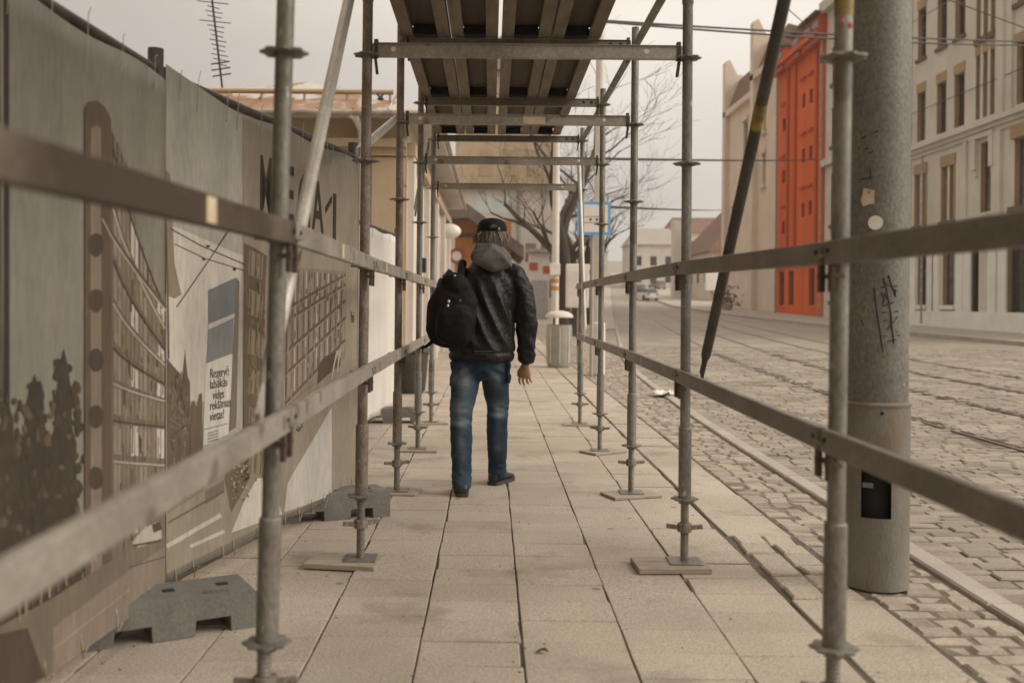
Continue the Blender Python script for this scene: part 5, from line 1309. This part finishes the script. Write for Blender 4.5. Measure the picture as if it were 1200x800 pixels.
# overhead wires
def cable(p0, p1, r, sag, label, twin=0.0):
    mb = MB(); p0, p1 = Vector(p0), Vector(p1)
    def run(dz, sg): mb.sweep([p0.lerp(p1,i/24) + Vector((0,0,-4*sg*(i/24)*(1-i/24) + dz)) for i in range(25)], r, 6)
    run(0, sag)
    if twin: run(-.02, sag+twin)
    tag(mb.build('overhead_wire', M['cable'], None, 60), label, 'wire', 'wires over the street')
cable(P(702,24,17.6), P(1334,50,34.5), .022, .12, 'doubled black span wire crossing the street high above the rails', .10)
cable(P(1030,149,57.6), P(1334,22,34.5), .018, .05, 'single thin wire slanting down across the grey tenement')
cable(P(1060,-20,25), P(1334,79,34.5), .016, .05, 'thin wire slanting over the top floor of the tenement')
cable(P(1113,1,30), P(1036,44,57), .016, .03, 'short thin wire running up past the tenement corner')
cable(P(702,186,17.6), P(964,187,67), .03, .05, 'grey level wire stretched in front of the orange house')
cable(P(702,242,17.6), P(846,246,97), .03, .05, 'faint level wire near the brown roof')
cable(P(905,-6,30), P(963,44,67), .02, .05, 'thin wire dropping towards the orange eaves')
# grit swept over the paving
mb = MB(); rg_ = random.Random(21)
for k in range(900):
    yy = 2.2 + 12*rg_.random()**1.6; xx = rg_.uniform(-1.6,1.62)
    if rg_.random() < .5: xx = rg_.choice([-1.37,-.995,-.62,-.244,.128,.508,.89,1.262,1.63,-1.3]) + rg_.gauss(0,.03)
    r_ = rg_.uniform(.0018,.006)*(1.6 if rg_.random() < .06 else 1); c = Vector((xx, yy, .001))
    a = rg_.random()*6
    mb.add([c+Vector((r_*math.cos(a+t*2.1)*rg_.uniform(.7,1.3), r_*math.sin(a+t*2.1)*rg_.uniform(.7,1.3), 0)) for t in range(3)] + [c+Vector((0,0,r_*.9))], [(0,1,3),(1,2,3),(2,0,3)])
tag(mb.build('grit', M['joint'], fix=False), kind='stuff')
# small things on the ground
mb = MB(); c = P(635,764,3.535); 
mb.add([Vector((c.x,c.y,.006))+Vector(v) for v in ((-.022,0,0),(-.008,.012,.006),(.012,.010,.012),(.024,-.004,.004),(.006,-.010,.014),(-.012,-.008,.004))], [(0,1,4,5),(1,2,3,4)])
o = mb.build('fallen_leaf', M['leafdry']); so_ = o.modifiers.new('t','SOLIDIFY'); so_.thickness = .003
tag(o, 'small dark dry leaf lying on the paving slabs', 'leaf')
mb = MB(); c = Vector((2.36,13.6,.0)); rr = random.Random(5)
n = 7
for i in range(n):
    for k_ in range(n): mb.v.append((c.x-.13+.26*i/(n-1)+rr.gauss(0,.01), c.y-.2+.4*k_/(n-1)+rr.gauss(0,.02), .02+abs(rr.gauss(0,.03))))
for i in range(n-1):
    for k_ in range(n-1): mb.f.append([i*n+k_, (i+1)*n+k_, (i+1)*n+k_+1, i*n+k_+1]); mb.m.append(0)
o = mb.build('crumpled_paper', M['white'], None, 50); so_ = o.modifiers.new('t','SOLIDIFY'); so_.thickness = .002
tag(o, 'crumpled white sheet lying at the edge of the road', 'paper')
# bird
c = P(446,116,14); mb = MB(); mb.ellipsoid(c,(.05,.03,.022),12,8)
for s_ in (-1,1): mb.add([c+Vector((-.02,0,.01)), c+Vector((.02,0,.01)), c+Vector((s_*.05,.05,.09)), c+Vector((s_*.03-.03,.04,.06))], [(0,1,2,3)])
o = mb.build('bird', M['ink'], None); so_ = o.modifiers.new('t','SOLIDIFY'); so_.thickness = .006
tag(o, 'tiny dark bird flying above the rusty roof', 'bird')

# ------------------------------------------------------------------ HAZE
if True:
    mb = MB(); mb.box(-60, 90, -8, 245, -1.2, 40)
    hz = mb.build('haze', [])
    hm = bpy.data.materials.new('haze_air'); hm.use_nodes = True; nt = hm.node_tree
    nt.nodes.remove(nt.nodes['Principled BSDF']); pv = nt.nodes.new('ShaderNodeVolumePrincipled')
    pv.inputs['Color'].default_value = (.93,.88,.84,1); pv.inputs['Density'].default_value = .0008; pv.inputs['Anisotropy'].default_value = .2
    nt.links.new(pv.outputs[0], nt.nodes['Material Output'].inputs['Volume'])
    hz.data.materials.append(hm); tag(hz, kind='stuff')

# ------------------------------------------------------------------ LIGHT, SKY, CAMERA
SUN = Vector((.92, -.22, .62)).normalized()
el, az = math.asin(SUN.z), math.atan2(SUN.x, SUN.y)
w = bpy.data.worlds.new('World'); scn.world = w; w.use_nodes = True
nt = w.node_tree; N = nt.nodes; L = nt.links
bg = N['Background']; bg.inputs['Strength'].default_value = .1
sk = N.new('ShaderNodeTexSky'); sk.sky_type = 'NISHITA'; sk.sun_disc = False; sk.sun_elevation = el; sk.sun_rotation = az
tc = N.new('ShaderNodeTexCoord'); nz = N.new('ShaderNodeTexNoise'); nz.inputs['Scale'].default_value = 2.2; nz.inputs['Detail'].default_value = 5
mpn = N.new('ShaderNodeMapping'); mpn.inputs['Scale'].default_value = (1,1,2.2); L.new(tc.outputs['Generated'], mpn.inputs['Vector']); L.new(mpn.outputs[0], nz.inputs['Vector'])
sp = N.new('ShaderNodeSeparateXYZ'); L.new(tc.outputs['Generated'], sp.inputs[0])
mr = N.new('ShaderNodeMapRange'); mr.inputs[1].default_value = -.38; mr.inputs[2].default_value = .15; L.new(sp.outputs['X'], mr.inputs[0])
mixc = N.new('ShaderNodeMix'); mixc.data_type = 'RGBA'; L.new(mr.outputs[0], mixc.inputs[0])
mixc.inputs[6].default_value = (4.1,3.6,3.05,1); mixc.inputs[7].default_value = (6.5,5.85,5.15,1)
mr2 = N.new('ShaderNodeMapRange'); mr2.inputs[1].default_value = .3; mr2.inputs[2].default_value = .7; mr2.inputs[3].default_value = .82; mr2.inputs[4].default_value = 1.12; L.new(nz.outputs['Fac'], mr2.inputs[0])
mr3 = N.new('ShaderNodeMapRange'); mr3.inputs[1].default_value = .12; mr3.inputs[2].default_value = .75; mr3.inputs[3].default_value = .56; mr3.inputs[4].default_value = 1.5; L.new(sp.outputs['Z'], mr3.inputs[0])
dt = N.new('ShaderNodeVectorMath'); dt.operation = 'DOT_PRODUCT'; L.new(tc.outputs['Generated'], dt.inputs[0]); dt.inputs[1].default_value = Vector((.17,.98,.06)).normalized()
mr4 = N.new('ShaderNodeMapRange'); mr4.interpolation_type = 'SMOOTHSTEP'; mr4.inputs[1].default_value = .90; mr4.inputs[2].default_value = 1.0; mr4.inputs[3].default_value = .95; mr4.inputs[4].default_value = 1.12; L.new(dt.outputs['Value'], mr4.inputs[0])
m0 = N.new('ShaderNodeMath'); m0.operation = 'MULTIPLY'; L.new(mr2.outputs[0], m0.inputs[0]); L.new(mr4.outputs[0], m0.inputs[1])
mm = N.new('ShaderNodeMath'); mm.operation = 'MULTIPLY'; L.new(m0.outputs[0], mm.inputs[0]); L.new(mr3.outputs[0], mm.inputs[1])
vm = N.new('ShaderNodeVectorMath'); vm.operation = 'SCALE'; L.new(mixc.outputs[2], vm.inputs[0]); L.new(mm.outputs[0], vm.inputs['Scale'])
mx = N.new('ShaderNodeMix'); mx.data_type = 'RGBA'; mx.inputs[0].default_value = .93; L.new(sk.outputs[0], mx.inputs[6]); L.new(vm.outputs[0], mx.inputs[7])
L.new(mx.outputs[2], bg.inputs['Color'])
sl = bpy.data.lights.new('sun', 'SUN'); sl.energy = 1.5; sl.angle = R(36); sl.color = (1,.91,.80)
so = bpy.data.objects.new('sun', sl); COL.objects.link(so); so.rotation_euler = (-SUN).to_track_quat('-Z','Y').to_euler()

cd = bpy.data.cameras.new('camera'); cam = bpy.data.objects.new('camera', cd); COL.objects.link(cam); scn.camera = cam
cd.sensor_fit = 'HORIZONTAL'; cd.sensor_width = 36; cd.lens = 36*F/1200
cd.shift_x = (600-VU)/1200; cd.shift_y = -(400-VV)/1200
cd.clip_start = .05; cd.clip_end = 4000
cam.matrix_world = Matrix.Translation((0,0,HC)) @ Matrix.Rotation(R(90),4,'X') @ Matrix.Rotation(ROLL,4,'Z')
cd.dof.use_dof = True; cd.dof.focus_distance = 6.4; cd.dof.aperture_fstop = 2.2
vs = scn.view_settings; vs.view_transform = 'Standard'; vs.look = 'None'; vs.exposure = .9; vs.gamma = 1; vs.use_curve_mapping = False
scn.render.engine = 'CYCLES'; cy = scn.cycles
cy.use_denoising = True; cy.max_bounces = 6; cy.diffuse_bounces = 3; cy.glossy_bounces = 3; cy.volume_bounces = 0; cy.volume_max_steps = 64
cy.use_adaptive_sampling = True; cy.sample_clamp_indirect = 4
